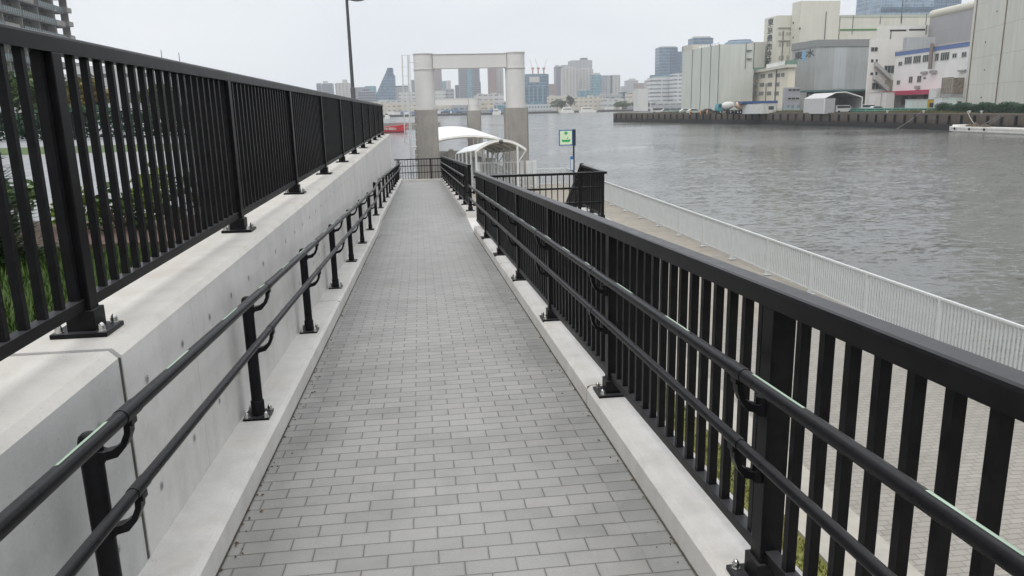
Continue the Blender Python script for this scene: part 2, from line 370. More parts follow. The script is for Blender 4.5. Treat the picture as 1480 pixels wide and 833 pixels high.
for xa, xb in ((XL-0.001, XL+0.009), (XR-0.010, XR+0.001)): strip(xa, xb, 0.003, [-3.0, Y_L0], ej); strip(xa, xb, 0.003, [Y_L1, Y_END], ej)
structure('path_edge_joint', ej, plain('dirty_joint', (0.07, 0.062, 0.05), 0.95, var=0.5, vscale=30))
lt = MB(); rl = random.Random(77)
for k in range(420):                        # crumbs, moss and leaf scraps gathered along the kerbs
    y = 1.5+rl.random()**1.6*20; side = rl.random() < 0.6; off_ = rl.expovariate(45); x = XL+0.006+off_ if side else XR-0.006-off_
    if Y_L0 < y < Y_L1 and not side: continue
    a = rl.uniform(0, 6.28); sz = rl.uniform(0.003, 0.011); h_ = rl.uniform(0.002, 0.008)
    c_ = Vector((x, y, zp(y)+0.005)); u_ = Vector((math.cos(a), math.sin(a), 0))*sz; v_ = Vector((-math.sin(a), math.cos(a), 0))*sz*rl.uniform(0.4, 0.9)
    lt.add([c_-u_, c_-v_, c_+u_, c_+v_, c_+Vector((0, 0, h_))], [(0, 1, 4), (1, 2, 4), (2, 3, 4), (3, 0, 4)])
tag(lt.build('debris', plain('leaf_scraps', (0.11, 0.075, 0.04), 0.95, var=0.6, vscale=25)), kind='stuff')
# kerbs (chamfered upstands)
def kerb_run(mb, xin, xout, y0, y1, side):
    c = 0.022
    prof = [(xin, 0, -0.25), (xin, 0, KH-c), (xin+side*c, 0, KH), (xout, 0, KH), (xout, 0, -0.25)]
    if side < 0: prof = prof[::-1]
    pr = [Vector((p[0], 0, p[2])) for p in prof]
    mb.prism(pr, (0, y0, zp(y0)), (0, y1, zp(y1)))
kl = MB(); G = 0.009
def runs(y0, y1, joints):
    e = [y0]+joints+[y1]; return [(a+(G if i else 0), b-(G if i < len(e)-2 else 0)) for i, (a, b) in enumerate(zip(e, e[1:]))]
for a, b in runs(-3.0, Y_L0, [-1.6, 2.4, 7.6, 12.0]): kerb_run(kl, XL, -1.0715, a, b, -1)
kerb_run(kl, XL, -1.0715, Y_L0, Y_L1, -1)
for a, b in runs(Y_L1, Y_END, [22.0, 28.0, 33.0]): kerb_run(kl, XL, -1.0715, a, b, -1)
structure('kerb', kl, M['kerb'])
kr = MB()
for a, b in runs(-3.0, Y_L0, [-0.8, 4.4, 9.6]): kerb_run(kr, XR, 1.235, a, b, 1)
for a, b in runs(Y_L1, Y_END, [22.0, 28.0]): kerb_run(kr, 0.935, 1.17, a, b, 1)
structure('kerb', kr, M['kerb'])
kj = MB()
for yj in (-1.6, 2.4, 7.6, 12.0, 22.0, 28.0, 33.0): kj.box2((XL-0.006, yj-G, zp(yj)-0.2), (-1.071, yj+G, zp(yj)+KH-0.008))
for yj, xa, xb in ((-0.8, XR, 1.235), (4.4, XR, 1.235), (9.6, XR, 1.235), (22.0, 0.935, 1.17), (28.0, 0.935, 1.17)): kj.box2((xa+0.006, yj-G, zp(yj)-0.2), (xb-0.005, yj+G, zp(yj)+KH-0.008))
structure('kerb_joint', kj, M['joint'])

m = MB(); m.box2((XL+0.002, Y_END-0.22, zp(Y_END)-0.3), (0.933, Y_END, zp(Y_END)+0.09)); structure('kerb', m, M['kerb'])
# ------------------------------------------------------------------ left retaining wall
XW, XWB = -1.07, -1.52
def ztop(y): return 0.822 - 0.0026*y
wall = thing('retaining_wall', 'pale formed concrete retaining wall beside the paved ramp, topped by the long black fence', 'wall', (-1.3, 2.7, 0))
def wall_sec(y0, y1):
    mb = MB(); c = 0.028; off = Vector((1.3, -2.7, 0))
    zb = -2.2
    for a, b in [(y0, y1)]:
        def pr(y): return [Vector((XW, 0, zb)), Vector((XW, 0, ztop(y)-c)), Vector((XW-c, 0, ztop(y))), Vector((XWB, 0, ztop(y))), Vector((XWB, 0, zb))][::-1]
        A = [p+Vector((0, a, 0))+off for p in pr(a)]; B = [p+Vector((0, b, 0))+off for p in pr(b)]; n = 5
        for i in range(n):
            j = (i+1) % n
            mi = 1 if (i in (1, 2, 0) and False) else 0
            mb.add([A[i], A[j], B[j], B[i]], [(0, 1, 2, 3)], {1: 1, 2: 1}.get(i, 0))
        mb.add(A, [tuple(range(n))[::-1]]); mb.add(B, [tuple(range(n))])
    y = 2.0-0.455*12
    while y < y1-0.1:
        if y > y0+0.1:
            for z in (0.627, 0.184, -0.26, -0.70, -1.14, -1.58):
                if z > zp(y)+KH+0.03 and z < ztop(y)-0.08:
                    mb.disc(Vector((XW+0.0015, y, z))+off, (1, 0, 0), 0.018, 16, 2)
                    mb.disc(Vector((XW+0.0025, y, z))+off, (1, 0, 0), 0.009, 14, 3)
        y += 0.455
    return mb
mats_w = [M['wall'], M['walltop'], M['cone'], plain('tie_hole_inner', (0.20, 0.20, 0.195), 0.9)]
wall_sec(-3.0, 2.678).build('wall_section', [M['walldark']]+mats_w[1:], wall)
wall_sec(2.710, 15.0).build('wall_section', mats_w, wall)
wall_sec(15.02, 29.6).build('wall_section', mats_w, wall)
jb = MB()
for y in (2.694, 15.01): jb.box2((XW-0.004+1.3, y-0.0155-2.7, -2.1), (XWB+0.01+1.3, y+0.0155-2.7, ztop(y)-0.035))
jb.build('joint_filler', M['joint'], wall)
# wall under the ramp on the river side
rw = MB()
rw.prism([Vector((XR+0.01, 0, -6)), Vector((1.228, 0, -6)), Vector((1.228, 0, -0.2)), Vector((XR+0.01, 0, -0.2))], (0, -3, zp(-3)), (0, Y_L0, zp(Y_L0)))
rw.prism([Vector((0.94, 0, -3.2)), Vector((1.163, 0, -3.2)), Vector((1.163, 0, -0.2)), Vector((0.94, 0, -0.2))], (0, Y_L1, zp(Y_L1)), (0, Y_END, zp(Y_END)))
tag(rw.build('ramp_side_wall', M['wall']), 'concrete side wall under the ramp, dropping from its right kerb to the lower promenade', 'wall')
rb = MB()      # end face of the ramp
rb.box2((-1.0, Y_END-0.3, ZWAT-1), (0.93, Y_END-0.02, zp(Y_END)-0.03)); structure('ramp_base', rb, M['pier'])

# ------------------------------------------------------------------ fences
def bolt_mesh():
    b = MB(); b.tube([(0, 0, 0), (0, 0, 0.004)], 0.017, 12); b.tube([(0, 0, 0.004), (0, 0, 0.019)], 0.0135, 6)
    b.tube([(0, 0, 0.019), (0, 0, 0.026), (0, 0, 0.031), (0, 0, 0.034)], [0.011, 0.0105, 0.007, 0.002], 10); return b.mesh('bolt', M['steel'])
BOLT = bolt_mesh()
def fence(name, label, P0, P1, h, posts, bar_sp, bar=0.03, post=0.075, rail=(0.075, 0.062), low=0.115, mat='black', group=None, cat='fence',
          midrails=(), post_over=0.0, plates=True, near_plates=4, bar_y=None, keep=100, low_rail=(0.045, 0.04), top_round=0.012, eye=Vector((0, 0, 1.6)), vis=lambda p: True, bar_shape=None, bar_depth=1.0):
    """straight fence from P0 to P1 (3-D points on the kerb top); rails follow the slope, posts and bars stay upright"""
    P0, P1 = Vector(P0), Vector(P1); d = P1-P0; L = math.hypot(d.x, d.y); rz = math.atan2(d.y, d.x)-math.pi/2
    f = thing(name, label, cat, P0, rz, group)          # local frame: +Y runs along the fence
    g = d.z/L
    def rail_mb(z, w, t, y0=0.0, y1=L, bev=0.0):
        m = MB(); w2, t2 = w/2, t/2
        pr = [Vector((-w2, 0, -t2)), Vector((w2, 0, -t2)), Vector((w2, 0, t2)), Vector((-w2, 0, t2))]
        if bev:
            pr = [Vector((-w2, 0, -t2)), Vector((w2, 0, -t2)), Vector((w2, 0, t2-bev)), Vector((w2-bev*0.3, 0, t2-bev*0.3)), Vector((w2-bev, 0, t2)), Vector((-w2+bev, 0, t2)), Vector((-w2+bev*0.3, 0, t2-bev*0.3)), Vector((-w2, 0, t2-bev))]
        m.prism(pr[::-1] if False else [pr[0]]+pr[1:], (0, y0, z+g*y0), (0, y1, z+g*y1)); return m
    rail_mb(h-rail[1]/2, rail[0], rail[1], -0.05, L+0.05, top_round).build('top_rail', M[mat], f)
    rail_mb(low, *low_rail).build('bottom_rail', M[mat], f)
    for z in midrails: rail_mb(z, 0.04, 0.035).build('middle_rail', M[mat], f)
    # posts
    pmb = MB(); pmb.box((0, 0, (h-rail[1])/2+0.01-(0.0 if not post_over else -post_over/2)), (post, post, h-rail[1]-0.02+post_over)); pme = pmb.mesh('post', M[mat], 0.004)
    bmb = MB(); bmb.box((0, 0, 0.009), (0.20 if post > 0.05 else post*2.6, 0.17 if post > 0.05 else post*2.6, 0.018)); bmb.box((0, 0, 0.055), (post+0.026, post+0.026, 0.075)); bme = bmb.mesh('base_plate', M[mat], 0.003)
    for i, y in enumerate(posts):
        p = link('post', pme, f, (0, y, g*y))
        if plates:
            link('base_plate', bme, p)
            if (f.matrix_basis @ Vector((0, y, 0)) - eye).length < near_plates:
                for sx in (-1, 1):
                    for sy in (-1, 1): link('bolt', BOLT, p, (sx*0.075, sy*0.06, 0.018))
    # bars
    ybars = []; y = bar_sp/2 if bar_y is None else bar_y
    while y < L:
        if all(abs(y-q) > post/2+bar*0.6 for q in posts): ybars.append(y)
        y += bar_sp
    h0, h1 = low+low_rail[1]/2-0.002, h-rail[1]
    def bar_geo(m, y):
        if bar_shape == 'round': m.tube([(0, y, h0+g*y), (0, y, h1+g*y)], bar/2, 6, caps=False)
        else: m.box((0, y, (h0+h1)/2+g*y), (bar*bar_depth, bar*0.92, h1-h0+0.004))
    bm_ = MB(); bar_geo(bm_, 0); bme2 = bm_.mesh('baluster', M[mat])
    ranked = sorted(ybars, key=lambda q: (not vis(f.matrix_basis @ Vector((0, q, 0))), (f.matrix_basis @ Vector((0, q, 0.5)) - eye).length))
    for q in ranked[:keep]: link('baluster', bme2, f, (0, q, g*q))
    if ranked[keep:]:
        m = MB()
        for q in ranked[keep:]: bar_geo(m, q)
        tag(m.build('baluster_run', M[mat], f), kind='stuff')
    return f, g, L

YL0 = -2.1
def ptF(y): return (-1.27, y, ztop(y))
fl, _, _ = fence('picket_fence', 'long black metal picket fence with wide flat top rail, standing on the left retaining wall', ptF(YL0), ptF(29.4), 1.07,
      [2.948-2*2.53-YL0+0.0+k*2.53 for k in range(0, 13) if 0 <= 2.948-2*2.53-YL0+k*2.53 < 31.6], 0.1265, bar=0.027, bar_depth=1.02, bar_y=0.0535, near_plates=9, vis=lambda p: p.y > 2.2)
def ptR(y, x0=1.095, k=-0.0050): return (x0+k*y, y, zp(y)+KH)
YR0 = -1.2
fence_r, gR, LR = fence('ramp_railing', 'black picket railing with double round handrail on the near right kerb of the ramp', ptR(YR0), ptR(14.34), 1.02,
      [2.185-YR0-2.04+k*2.04 for k in range(0, 8) if 2.185-YR0-2.04+k*2.04 < 15.6], 0.128, bar=0.031, bar_y=0.03, near_plates=9, vis=lambda p: p.y > 0.95, rail=(0.085, 0.062))
fence_f, gF, LF = fence('ramp_railing', 'farther black picket railing of the ramp, past the gap at the landing', (1.045, 16.62, zp(16.62)+KH), (1.0, 35.8, zp(35.8)+KH), 1.0,
      [0.04+k*1.91 for k in range(11)], 0.128, bar=0.030, plates=True, near_plates=0)
fence('end_railing', 'black barred railing closing the far end of the ramp before the portal', (-1.12, Y_END, zp(Y_END)-0.02), (0.99, Y_END, zp(Y_END)-0.02), 1.05,
      [0.13, 1.62], 0.125, bar=0.022, post=0.06, rail=(0.06, 0.05), low=0.09, midrails=(0.42, 0.72), near_plates=0)
ZLAND = zp(Y_L0)
# side landing: slab, kerb, steps
ls = MB(); ls.box2((XR+0.001, Y_L0-0.02, ZLAND-0.25), (3.62, Y_L1, ZLAND-0.004)); ls.box2((1.25, Y_L0-0.02, ZLAND-0.003), (3.62, Y_L0+0.26, ZLAND+KH)); ls.box2((3.36, Y_L0+0.263, ZLAND-0.003), (3.62, Y_L1, ZLAND+KH))
ls.box2((1.25, Y_L0+0.0, ZPROM), (3.6, Y_L1-0.02, ZLAND-0.251))
structure('landing', ls, M['kerb'])
st = MB(); nst = 15; rise = (ZLAND-ZPROM)/nst
for i in range(nst-1): st.box2((1.9, Y_L1+i*0.29+0.002, ZPROM), (3.40, Y_L1+(i+1)*0.29, ZLAND-rise*(i+1)))
st.prism([Vector((3.402, 0, 0)), Vector((3.62, 0, 0)), Vector((3.62, 0, 0.16)), Vector((3.402, 0, 0.16))], (0, Y_L1+0.002, ZLAND-0.02), (0, Y_L1+nst*0.29, ZPROM-0.0))
tag(st.build('staircase', M['kerb']), 'concrete steps going down from the side landing to the promenade', 'stairs')
fence('landing_fence', 'black barred fence with open grid along the near edge of the side landing', (1.04, Y_L0+0.12, ZLAND+KH), (3.5, Y_L0+0.14, ZLAND+KH), 0.93,
      [1.98, 2.43], 0.115, bar=0.018, post=0.06, rail=(0.07, 0.045), low=0.07, midrails=(0.34, 0.63), near_plates=0)
sf, gS, LS = fence('stair_railing', 'steep black picket railing slanting down beside the landing steps', (3.5, Y_L1+0.15, ZLAND+KH), (3.5, Y_L1+4.3, ZLAND+KH-0.60*4.15), 0.92,
      [0.05, 1.35, 2.7, 4.1], 0.125, bar=0.026, post=0.055, near_plates=0, midrails=(0.5,))
fence('landing_fence', 'short level black picket fence joining the landing corner post to the stair railing', (3.5, Y_L0+0.30, ZLAND+KH), (3.5, Y_L1+0.12, ZLAND+KH), 0.93,
      [0.9, 1.85], 0.115, bar=0.026, post=0.055, rail=(0.07, 0.05), low=0.07, near_plates=0)
for z in (0.62, 0.40):
    t = MB(); t.tube([(-0.11, 0.0, z), (-0.11, 4.1, z+gS*4.1)], 0.019, 10); t.build('handrail', M['pipe'], sf)

# ------------------------------------------------------------------ handrails
def hook(dx, r):
    """curved bracket from a post out and up to the underside of the rail"""
    b = MB(); pts = [(0.01*math.copysign(1, dx), 0, -0.118), (dx*0.35, 0, -0.126), (dx*0.62, 0, -0.118), (dx*0.84, 0, -0.094), (dx*0.97, 0, -0.06), (dx, 0, -0.02)]
    vs = []; w_ = 0.018
    for i, p in enumerate(pts):                # flat steel strap, 26 mm wide, bent into a hook
        t = (Vector(pts[min(i+1, 5)])-Vector(pts[max(i-1, 0)])).normalized(); nn = Vector((-t.z, 0, t.x))*(0.013 if i < 3 else 0.009)
        for sg_, sy in ((1, -1), (1, 1), (-1, 1), (-1, -1)): vs.append(Vector(p)+nn*sg_+Vector((0, w_*sy*(1.3 if i == 0 else 1), 0)))
    b.add(vs, [(i*4+k, i*4+(k+1) % 4, i*4+4+(k+1) % 4, i*4+4+k) for i in range(5) for k in range(4)]+[(3, 2, 1, 0), (20, 21, 22, 23)])
    b.tube([(0.012*math.copysign(1, dx), 0, -0.15), (0.012*math.copysign(1, dx), 0, -0.088)], 0.024, 12); b.box((dx, 0, -0.02-r*0.3), (0.03, 0.04, 0.02)); return b
def rail_tube(ysq, x, dz, r, f0):
    m = MB(); m.tube([(x-f0.x, y-f0.y, zp(y)+dz-f0.z) for y in ysq], r, 20); return m
def strip_mb(x, y0, y1, dz, r, o, side):
    m = MB(); a0 = math.radians(90-side*6)
    for ya, yb in ((y0, y1),):
        vs = []
        for y in (ya, yb):
            for t in (-0.21, -0.07, 0.07, 0.21):
                a = a0+t; vs.append((x-o.x+math.cos(a)*(r+0.0012), y-o.y, zp(y)+dz-o.z+math.sin(a)*(r+0.0012)))
        m.add(vs, [(0, 1, 5, 4), (1, 2, 6, 5), (2, 3, 7, 6)], 0, True)
    return m
HYL = [-2.5, 1.0, 8.0, Y_L0-0.05, Y_L0+0.1, Y_L1-0.1, Y_L1+0.1, 25.0, 35.4]
XPL, XHL = -0.978, -0.862
hl = thing('handrail', 'black double round handrail on bollard-like posts along the left kerb below the concrete wall', 'handrail', (XPL, 2.17, zp(2.17)+KH))
oL = Vector(hl.location)
ur = rail_tube(HYL, XHL, 0.885, 0.0215, oL).build('upper_rail', M['pipe'], hl)
lr = rail_tube(HYL, XHL, 0.650, 0.0180, oL).build('lower_rail', M['pipe'], hl)
pp = MB(); ph = 0.832-KH
pp.tube([(0, 0, 0), (0, 0, ph-0.03), (0, 0, ph-0.012), (0, 0, ph-0.002), (0, 0, ph)], [0.031, 0.031, 0.027, 0.015, 0.001], 20); pme = pp.mesh('post', M['pipe'])
pb = MB(); pb.box((0, 0, 0.008), (0.14, 0.15, 0.016)); pb.tube([(0, 0, 0.016), (0, 0, 0.095), (0, 0, 0.10)], [0.037, 0.037, 0.033], 20); pbm = pb.mesh('base_plate', M['pipe'])
hk = hook(0.116, 0.0215).mesh('bracket', M['pipe'])
sl1 = MB(); sl1.tube([(0, -0.055, 0.055*SL), (0, 0.055, -0.055*SL)], 0.0238, 20); sl1m = sl1.mesh('sleeve', M['pipe'])
sl2 = MB(); sl2.tube([(0, -0.05, 0.05*SL), (0, 0.05, -0.05*SL)], 0.0202, 20); sl2m = sl2.mesh('sleeve', M['pipe'])
yl = [0.11, 2.17, 4.225, 6.29, 8.34, 10.35, 12.38, 14.45, 16.5, 18.5, 20.5, 22.5, 24.5, 26.5, 28.5, 30.5, 32.5, 34.5]
for y in yl:
    q = link('post', pme, hl, Vector((XPL, y, zp(y)+KH))-oL)
    link('base_plate', pbm, q)
    if y < 9:
        for sx in (-1, 1):
            for sy in (-1, 1): link('bolt', BOLT, q, (sx*0.052, sy*0.057, 0.016))
    for dz, sm_, rl in ((0.885, sl1m, ur), (0.650, sl2m, lr)):
        link('bracket', hk, q, (0, 0, dz-KH)); link('sleeve', sm_, rl, Vector((XHL, y, zp(y)+dz))-oL)
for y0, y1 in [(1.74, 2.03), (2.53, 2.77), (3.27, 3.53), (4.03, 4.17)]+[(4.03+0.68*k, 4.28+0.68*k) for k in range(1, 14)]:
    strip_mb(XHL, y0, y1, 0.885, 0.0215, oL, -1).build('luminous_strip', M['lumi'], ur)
# right handrail is carried by the right railing
def right_handrail(fobj, xr, y0, y1, posts_y, xpost, strips):
    inv = fobj.matrix_basis.inverted()
    out = []
    for nm, dz, r, sm_ in (('upper_handrail', 0.885, 0.0215, sl1m), ('lower_handrail', 0.655, 0.018, sl2m)):
        n = 8; m = MB(); m.tube([inv @ Vector((xr(y0+(y1-y0)*i/n), y0+(y1-y0)*i/n, zp(y0+(y1-y0)*i/n)+dz)) for i in range(n+1)], r, 20)
        hr = m.build(nm, M['pipe'], fobj); out.append(hr)
        hkm = hook(-0.10, r).mesh('bracket', M['pipe'])
        for y in posts_y:
            link('sleeve', sm_, hr, inv @ Vector((xr(y), y, zp(y)+dz)))
            link('bracket', hkm, hr, inv @ Vector((xr(y)+0.10, y, zp(y)+dz)))
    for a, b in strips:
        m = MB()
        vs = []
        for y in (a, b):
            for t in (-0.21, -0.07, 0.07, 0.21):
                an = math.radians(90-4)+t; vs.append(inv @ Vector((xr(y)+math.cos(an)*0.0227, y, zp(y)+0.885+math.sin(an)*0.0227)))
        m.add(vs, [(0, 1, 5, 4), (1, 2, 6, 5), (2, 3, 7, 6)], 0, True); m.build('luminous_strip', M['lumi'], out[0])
right_handrail(fence_r, lambda y: 0.968-0.0050*y, -1.1, 14.2, [2.185+2.04*k-2.04 for k in range(8)], None,
               [(1.03, 1.28), (1.77, 2.08), (2.63, 2.90), (3.39, 3.67)]+[(4.15+0.72*k, 4.40+0.72*k) for k in range(12)])
right_handrail(fence_f, lambda y: 0.935-0.002*(y-16), 16.6, 35.6, [16.66+1.91*k for k in range(10)], None, [])

# ------------------------------------------------------------------ promenade
XG, XB0, XB1, XS1 = 4.17, 5.02, 9.75, 10.35
def xrail(y): return 10.27-0.0218*y
pr = MB()
pr.poly([(1.20, -12), (XG, -12), (XG, 36), (1.20, 36)], ZPROM-0.8, ZPROM-0.01); structure('lawn_bed', pr, M['grassdry'])
pr = MB(); pr.poly([(XG, -12), (XB0, -12), (XB0, 18), (XG, 18)], ZPROM-0.8, ZPROM+0.03); structure('beige_kerb_strip', pr, M['beige'])
pr = MB(); pr.poly([(XB0, -12), (XB1, -12), (XB1, 16), (XB0, 16)], ZPROM-0.8, ZPROM+0.012); structure('promenade_paving', pr, M['prompave'])
pr = MB(); pr.poly([(XB1, -12), (10.75, -12), (10.75, 0), (9.35, 49.5), (2.2, 49.5), (2.2, 36.02), (XG+0.001, 36.02), (XG+0.001, 18.001), (XB0, 18.001), (XB0, 16.001), (XB1, 16.001)], ZPROM-0.8, ZPROM)
structure('promenade', pr, M['promslab'])
pr = MB(); pr.poly([(1.2, -12), (10.70, -12), (10.70, 0), (9.3, 49.4), (2.3, 49.4), (1.2, 36)], -7, ZPROM-0.81); structure('promenade_base', pr, M['pier'])
def grass_patch(name, x0, x1, y0, y1, z, n, h, mat, dens=None, w=0.006):
    rnd = random.Random(n); mb = MB()
    for _ in range(n):
        x, y = rnd.uniform(x0, x1), rnd.uniform(y0, y1)
        if dens and rnd.random() > dens(x, y): continue
        a = rnd.uniform(0, 6.28); hh = h*rnd.uniform(0.5, 1.3); lx, ly = math.cos(a)*hh*0.5, math.sin(a)*hh*0.5; px, py = -math.sin(a)*w, math.cos(a)*w
        zz = z(x, y) if callable(z) else z
        mb.add([(x-px, y-py, zz), (x+px, y+py, zz), (x+lx, y+ly, zz+hh)], [(0, 1, 2)])
    return tag(mb.build(name, mat), kind='stuff')
grass_patch('grass', 1.3, XG-0.02, 2.5, 18, ZPROM-0.01, 60000, 0.05, M['grassdry'], w=0.012)

# white riverside railing
def ptW(y): return (xrail(y), y, ZPROM+0.02)
fence('riverside_railing', 'long pale grey picket railing along the water edge of the promenade', ptW(6.0), ptW(48.6), 1.08, [13.47-6+2.42*k for k in range(-3, 15) if 0 < 13.47-6+2.42*k < 42.4], 0.097,
      bar=0.027, post=0.07, rail=(0.06, 0.05), low=0.13, mat='railwhite', near_plates=0, low_rail=(0.03, 0.03), vis=lambda p: p.y > 11.3)

# ------------------------------------------------------------------ evacuation-boat sign
sp = on_z(829.5, 286, ZPROM); SY = sp.y
sg = thing('evacuation_sign', 'blue framed sign with green cross and boat on a tall dark pole by the promenade', 'sign', (sp.x, SY, ZPROM))
def sgp(px, py): return at(px, py, SY)-sp
m = MB(); ztp = sgp(829, 187).z; m.tube([(0, 0, 0), (0, 0, ztp)], 0.05, 12); m.build('pole', M['navy'], sg)
a, b = sgp(807.5, 211), sgp(830, 187.5)
m = MB(); m.box2((a.x, -0.1, a.z), (b.x, -0.04, b.z)); bd = m.build('board', M['blue'], sg, bevel=0.008)
m = MB(); m.box2((sgp(827, 200).x, -0.115, a.z-0.01), (sgp(831.5, 200).x, -0.035, b.z+0.01)); m.build('edge_strip', M['navy'], sg)
a2, b2 = sgp(809, 209), sgp(826, 189)
m = MB(); m.box2((a2.x, -0.106, a2.z), (b2.x, -0.1005, b2.z)); m.build('panel', M['signpale'], bd)
W_ = b2.x-a2.x; H_ = b2.z-a2.z; cx = (a2.x+b2.x)/2
m = MB()
m.box2((cx-W_*0.055, -0.112, a2.z+H_*0.70), (cx+W_*0.055, -0.1065, a2.z+H_*0.96)); m.box2((cx-W_*0.15, -0.112, a2.z+H_*0.785), (cx-W_*0.056, -0.1065, a2.z+H_*0.875)); m.box2((cx+W_*0.056, -0.112, a2.z+H_*0.785), (cx+W_*0.15, -0.1065, a2.z+H_*0.875))
hp = [(-0.38, 0.36), (-0.30, 0.18), (0.30, 0.18), (0.40, 0.36), (0.28, 0.36), (0.2, 0.33), (-0.2, 0.33), (-0.28, 0.36)]
m.prism([Vector((cx+W_*p, 0, a2.z+H_*q)) for p, q in hp], (0, -0.112, 0), (0, -0.1065, 0))
m.prism([Vector((cx+W_*p, 0, a2.z+H_*q)) for p, q in [(0.05, 0.40), (0.17, 0.40), (0.17, 0.56)]], (0, -0.112, 0), (0, -0.1065, 0))
m.build('pictogram', M['signgreen'], bd)
m = MB()
for k in range(9): m.box2((a.x+0.06+k*W_*0.095, -0.106, a.z+0.03), (a.x+0.06+k*W_*0.095+W_*0.06, -0.1005, a.z+0.075))
m.build('caption', M['railwhite'], bd)
a, b = sgp(824, 247), sgp(829, 226); m = MB(); m.box2((a.x, -0.09, a.z), (b.x-0.02, -0.05, b.z)); m.box2((a.x+0.02, -0.096, a.z+0.05), (b.x-0.04, -0.0905, b.z-0.16), 1); m.build('notice_plate', [M['blue'], M['railwhite']], sg)

# ------------------------------------------------------------------ gangway, canopies, portals
def arch_canopy(name, label, X0, X1, Y0, Y1, zs, zc, dX=0.0, dz=0.0, seg=14, rib=5, posts=True, zfloor=-2.9, under='cream_steel', inset=0.0):
    t = thing(name, label, 'canopy', ((X0+X1)/2, Y0, zfloor)); o = Vector(t.location)
    def ap(k, f):
        a = math.pi*k/seg; w = (X1-X0)/2
        u = -math.cos(a); 
        return Vector(((X0+X1)/2+w*u+dX*f, Y0+(Y1-Y0)*f, zs+(zc-zs)*(1-u*u)+dz*f))-o
    mb = MB(); n = 8; th = Vector((0, 0, 0.06))
    for i in range(n):
        for k in range(seg):
            q = [ap(k, i/n), ap(k+1, i/n), ap(k+1, (i+1)/n), ap(k, (i+1)/n)]
            mb.add([p+th for p in q], [(0, 1, 2, 3)], 0, True); mb.add(q, [(3, 2, 1, 0)], 1, True)
    for f in (0, 1): 
        for k in range(seg): mb.add([ap(k, f), ap(k+1, f), ap(k+1, f)+th, ap(k, f)+th], [(0, 1, 2, 3)], 0)
    for k in (0, seg): mb.add([ap(k, 0), ap(k, 1), ap(k, 1)+th, ap(k, 0)+th], [(0, 1, 2, 3)], 0)
    mb.build('roof', [M['membrane'], M[under]], t)
    for i in range(rib+1):
        f = i/rib; r = MB(); r.tube([ap(k, f)+Vector((0, 0, -0.07)) for k in range(seg+1)], 0.06 if (X1-X0) < 4 else 0.09, 8); r.build('arch_rib', M['cream_steel'], t)
        if posts:
            for k in (0, seg):
                b = ap(k, f); ins = inset if k else 0.0; r = MB(); r.tube([(b.x-ins, b.y, -0.4+dz*f), (b.x-ins, b.y, b.z+ins*0.55)], 0.065, 10)
                if ins: r.tube([(b.x-ins, b.y, b.z-0.75), (b.x, b.y, b.z-0.03)], 0.035, 8)
                r.build('post', M['white'], t)
    if inset:
        r = MB(); r.sphere(ap(seg//2, 0)+Vector((0, -0.05, -0.1)), 0.13); r.build('lamp', M['darkgrey'], t)
    return t
arch_canopy('walkway_canopy', 'narrow white arched canopy over the gangway, cream arch facing the ramp', 3.18, 6.05, 44.0, 58.0, -0.74, -0.17, -0.5, -0.95, inset=0.5)
arch_canopy('pier_canopy', 'wide white arched roof over the floating pier beyond the narrow canopy', 1.0, 6.95, 64.0, 100.0, -0.98, -0.58, 0, 0, rib=5, zfloor=-3.6)
# floating pontoon and gangway deck
m = MB(); m.box2((0.4, 62, ZWAT-0.6), (7.7, 101, -3.65)); tag(m.build('pontoon', M['pier'], bevel=0.05), 'low grey floating pontoon under the wide arched roof', 'pontoon')
gw = thing('gangway', 'sloping grey gangway leading out under the narrow arched canopy', 'gangway', (4.6, 44.2, ZPROM))
m = MB(); m.prism([Vector((-1.3, 0, -0.15)), Vector((1.3, 0, -0.15)), Vector((1.3, 0, 0)), Vector((-1.3, 0, 0))], (0, 5.4, 0.02), (-0.4, 18.5, -0.35)); m.build('deck', M['pier'], gw)
for sx in (-1.25, 1.25):
    m = MB()
    for z in (0.5, 0.8, 1.1): m.tube([(sx, 0.4, z), (sx-0.4, 18.2, z-0.35)], 0.03, 8)
    for k in range(60): f = k/59; m.box((sx-0.4*f, 0.4+17.8*f, 0.6-0.35*f), (0.025, 0.025, 1.0))
    m.build('side_railing', M['railwhite'], gw)
for a_, b_ in (((-1.1, 11, 0.1), (-0.2, 12, 1.5)), ((0.3, 13, 0.1), (1.0, 14.2, 1.3))):
    m = MB(); m.box2(a_, b_); m.build('equipment_cabinet', M['railwhite'], gw, bevel=0.02)
# white gate fence at the head of the gangway
def gate(label, x0, x1, Y, z0, z1, sp=0.13):
    t = thing('gate_fence', label, 'gate', ((x0+x1)/2, Y, ZPROM)); o = Vector(t.location)
    m = MB(); m.box2((x0-o.x, -0.03, z1-o.z-0.08), (x1-o.x, 0.03, z1-o.z)); m.build('top_rail', M['white'], t)
    m = MB(); m.box2((x0-o.x, -0.03, z0-o.z), (x1-o.x, 0.03, z0-o.z+0.07)); m.build('bottom_rail', M['white'], t)
    for x in (x0, x1):
        m = MB(); m.box2((x-o.x-0.11, -0.055, 0), (x-o.x+0.11, 0.055, z1-o.z+0.03)); m.build('post', M['white'], t)
    bm_ = MB(); bm_.box((0, 0, (z0+z1)/2-o.z), (0.045, 0.045, z1-z0-0.14)); me = bm_.mesh('baluster', M['white'])
    x = x0+0.2
    while x < x1-0.15: link('baluster', me, t, (x-o.x, 0, 0)); x += sp
    return t
g0, g1 = at(692, 262, 45.5), at(754.5, 262, 45.5)
gate('tall white barred gate across the head of the gangway under the small arch', g0.x, g1.x, 45.5, ZPROM+0.1, at(725, 234, 45.5).z, 0.19)
g0, g1 = at(763, 262, 47.5), at(773, 262, 47.5)
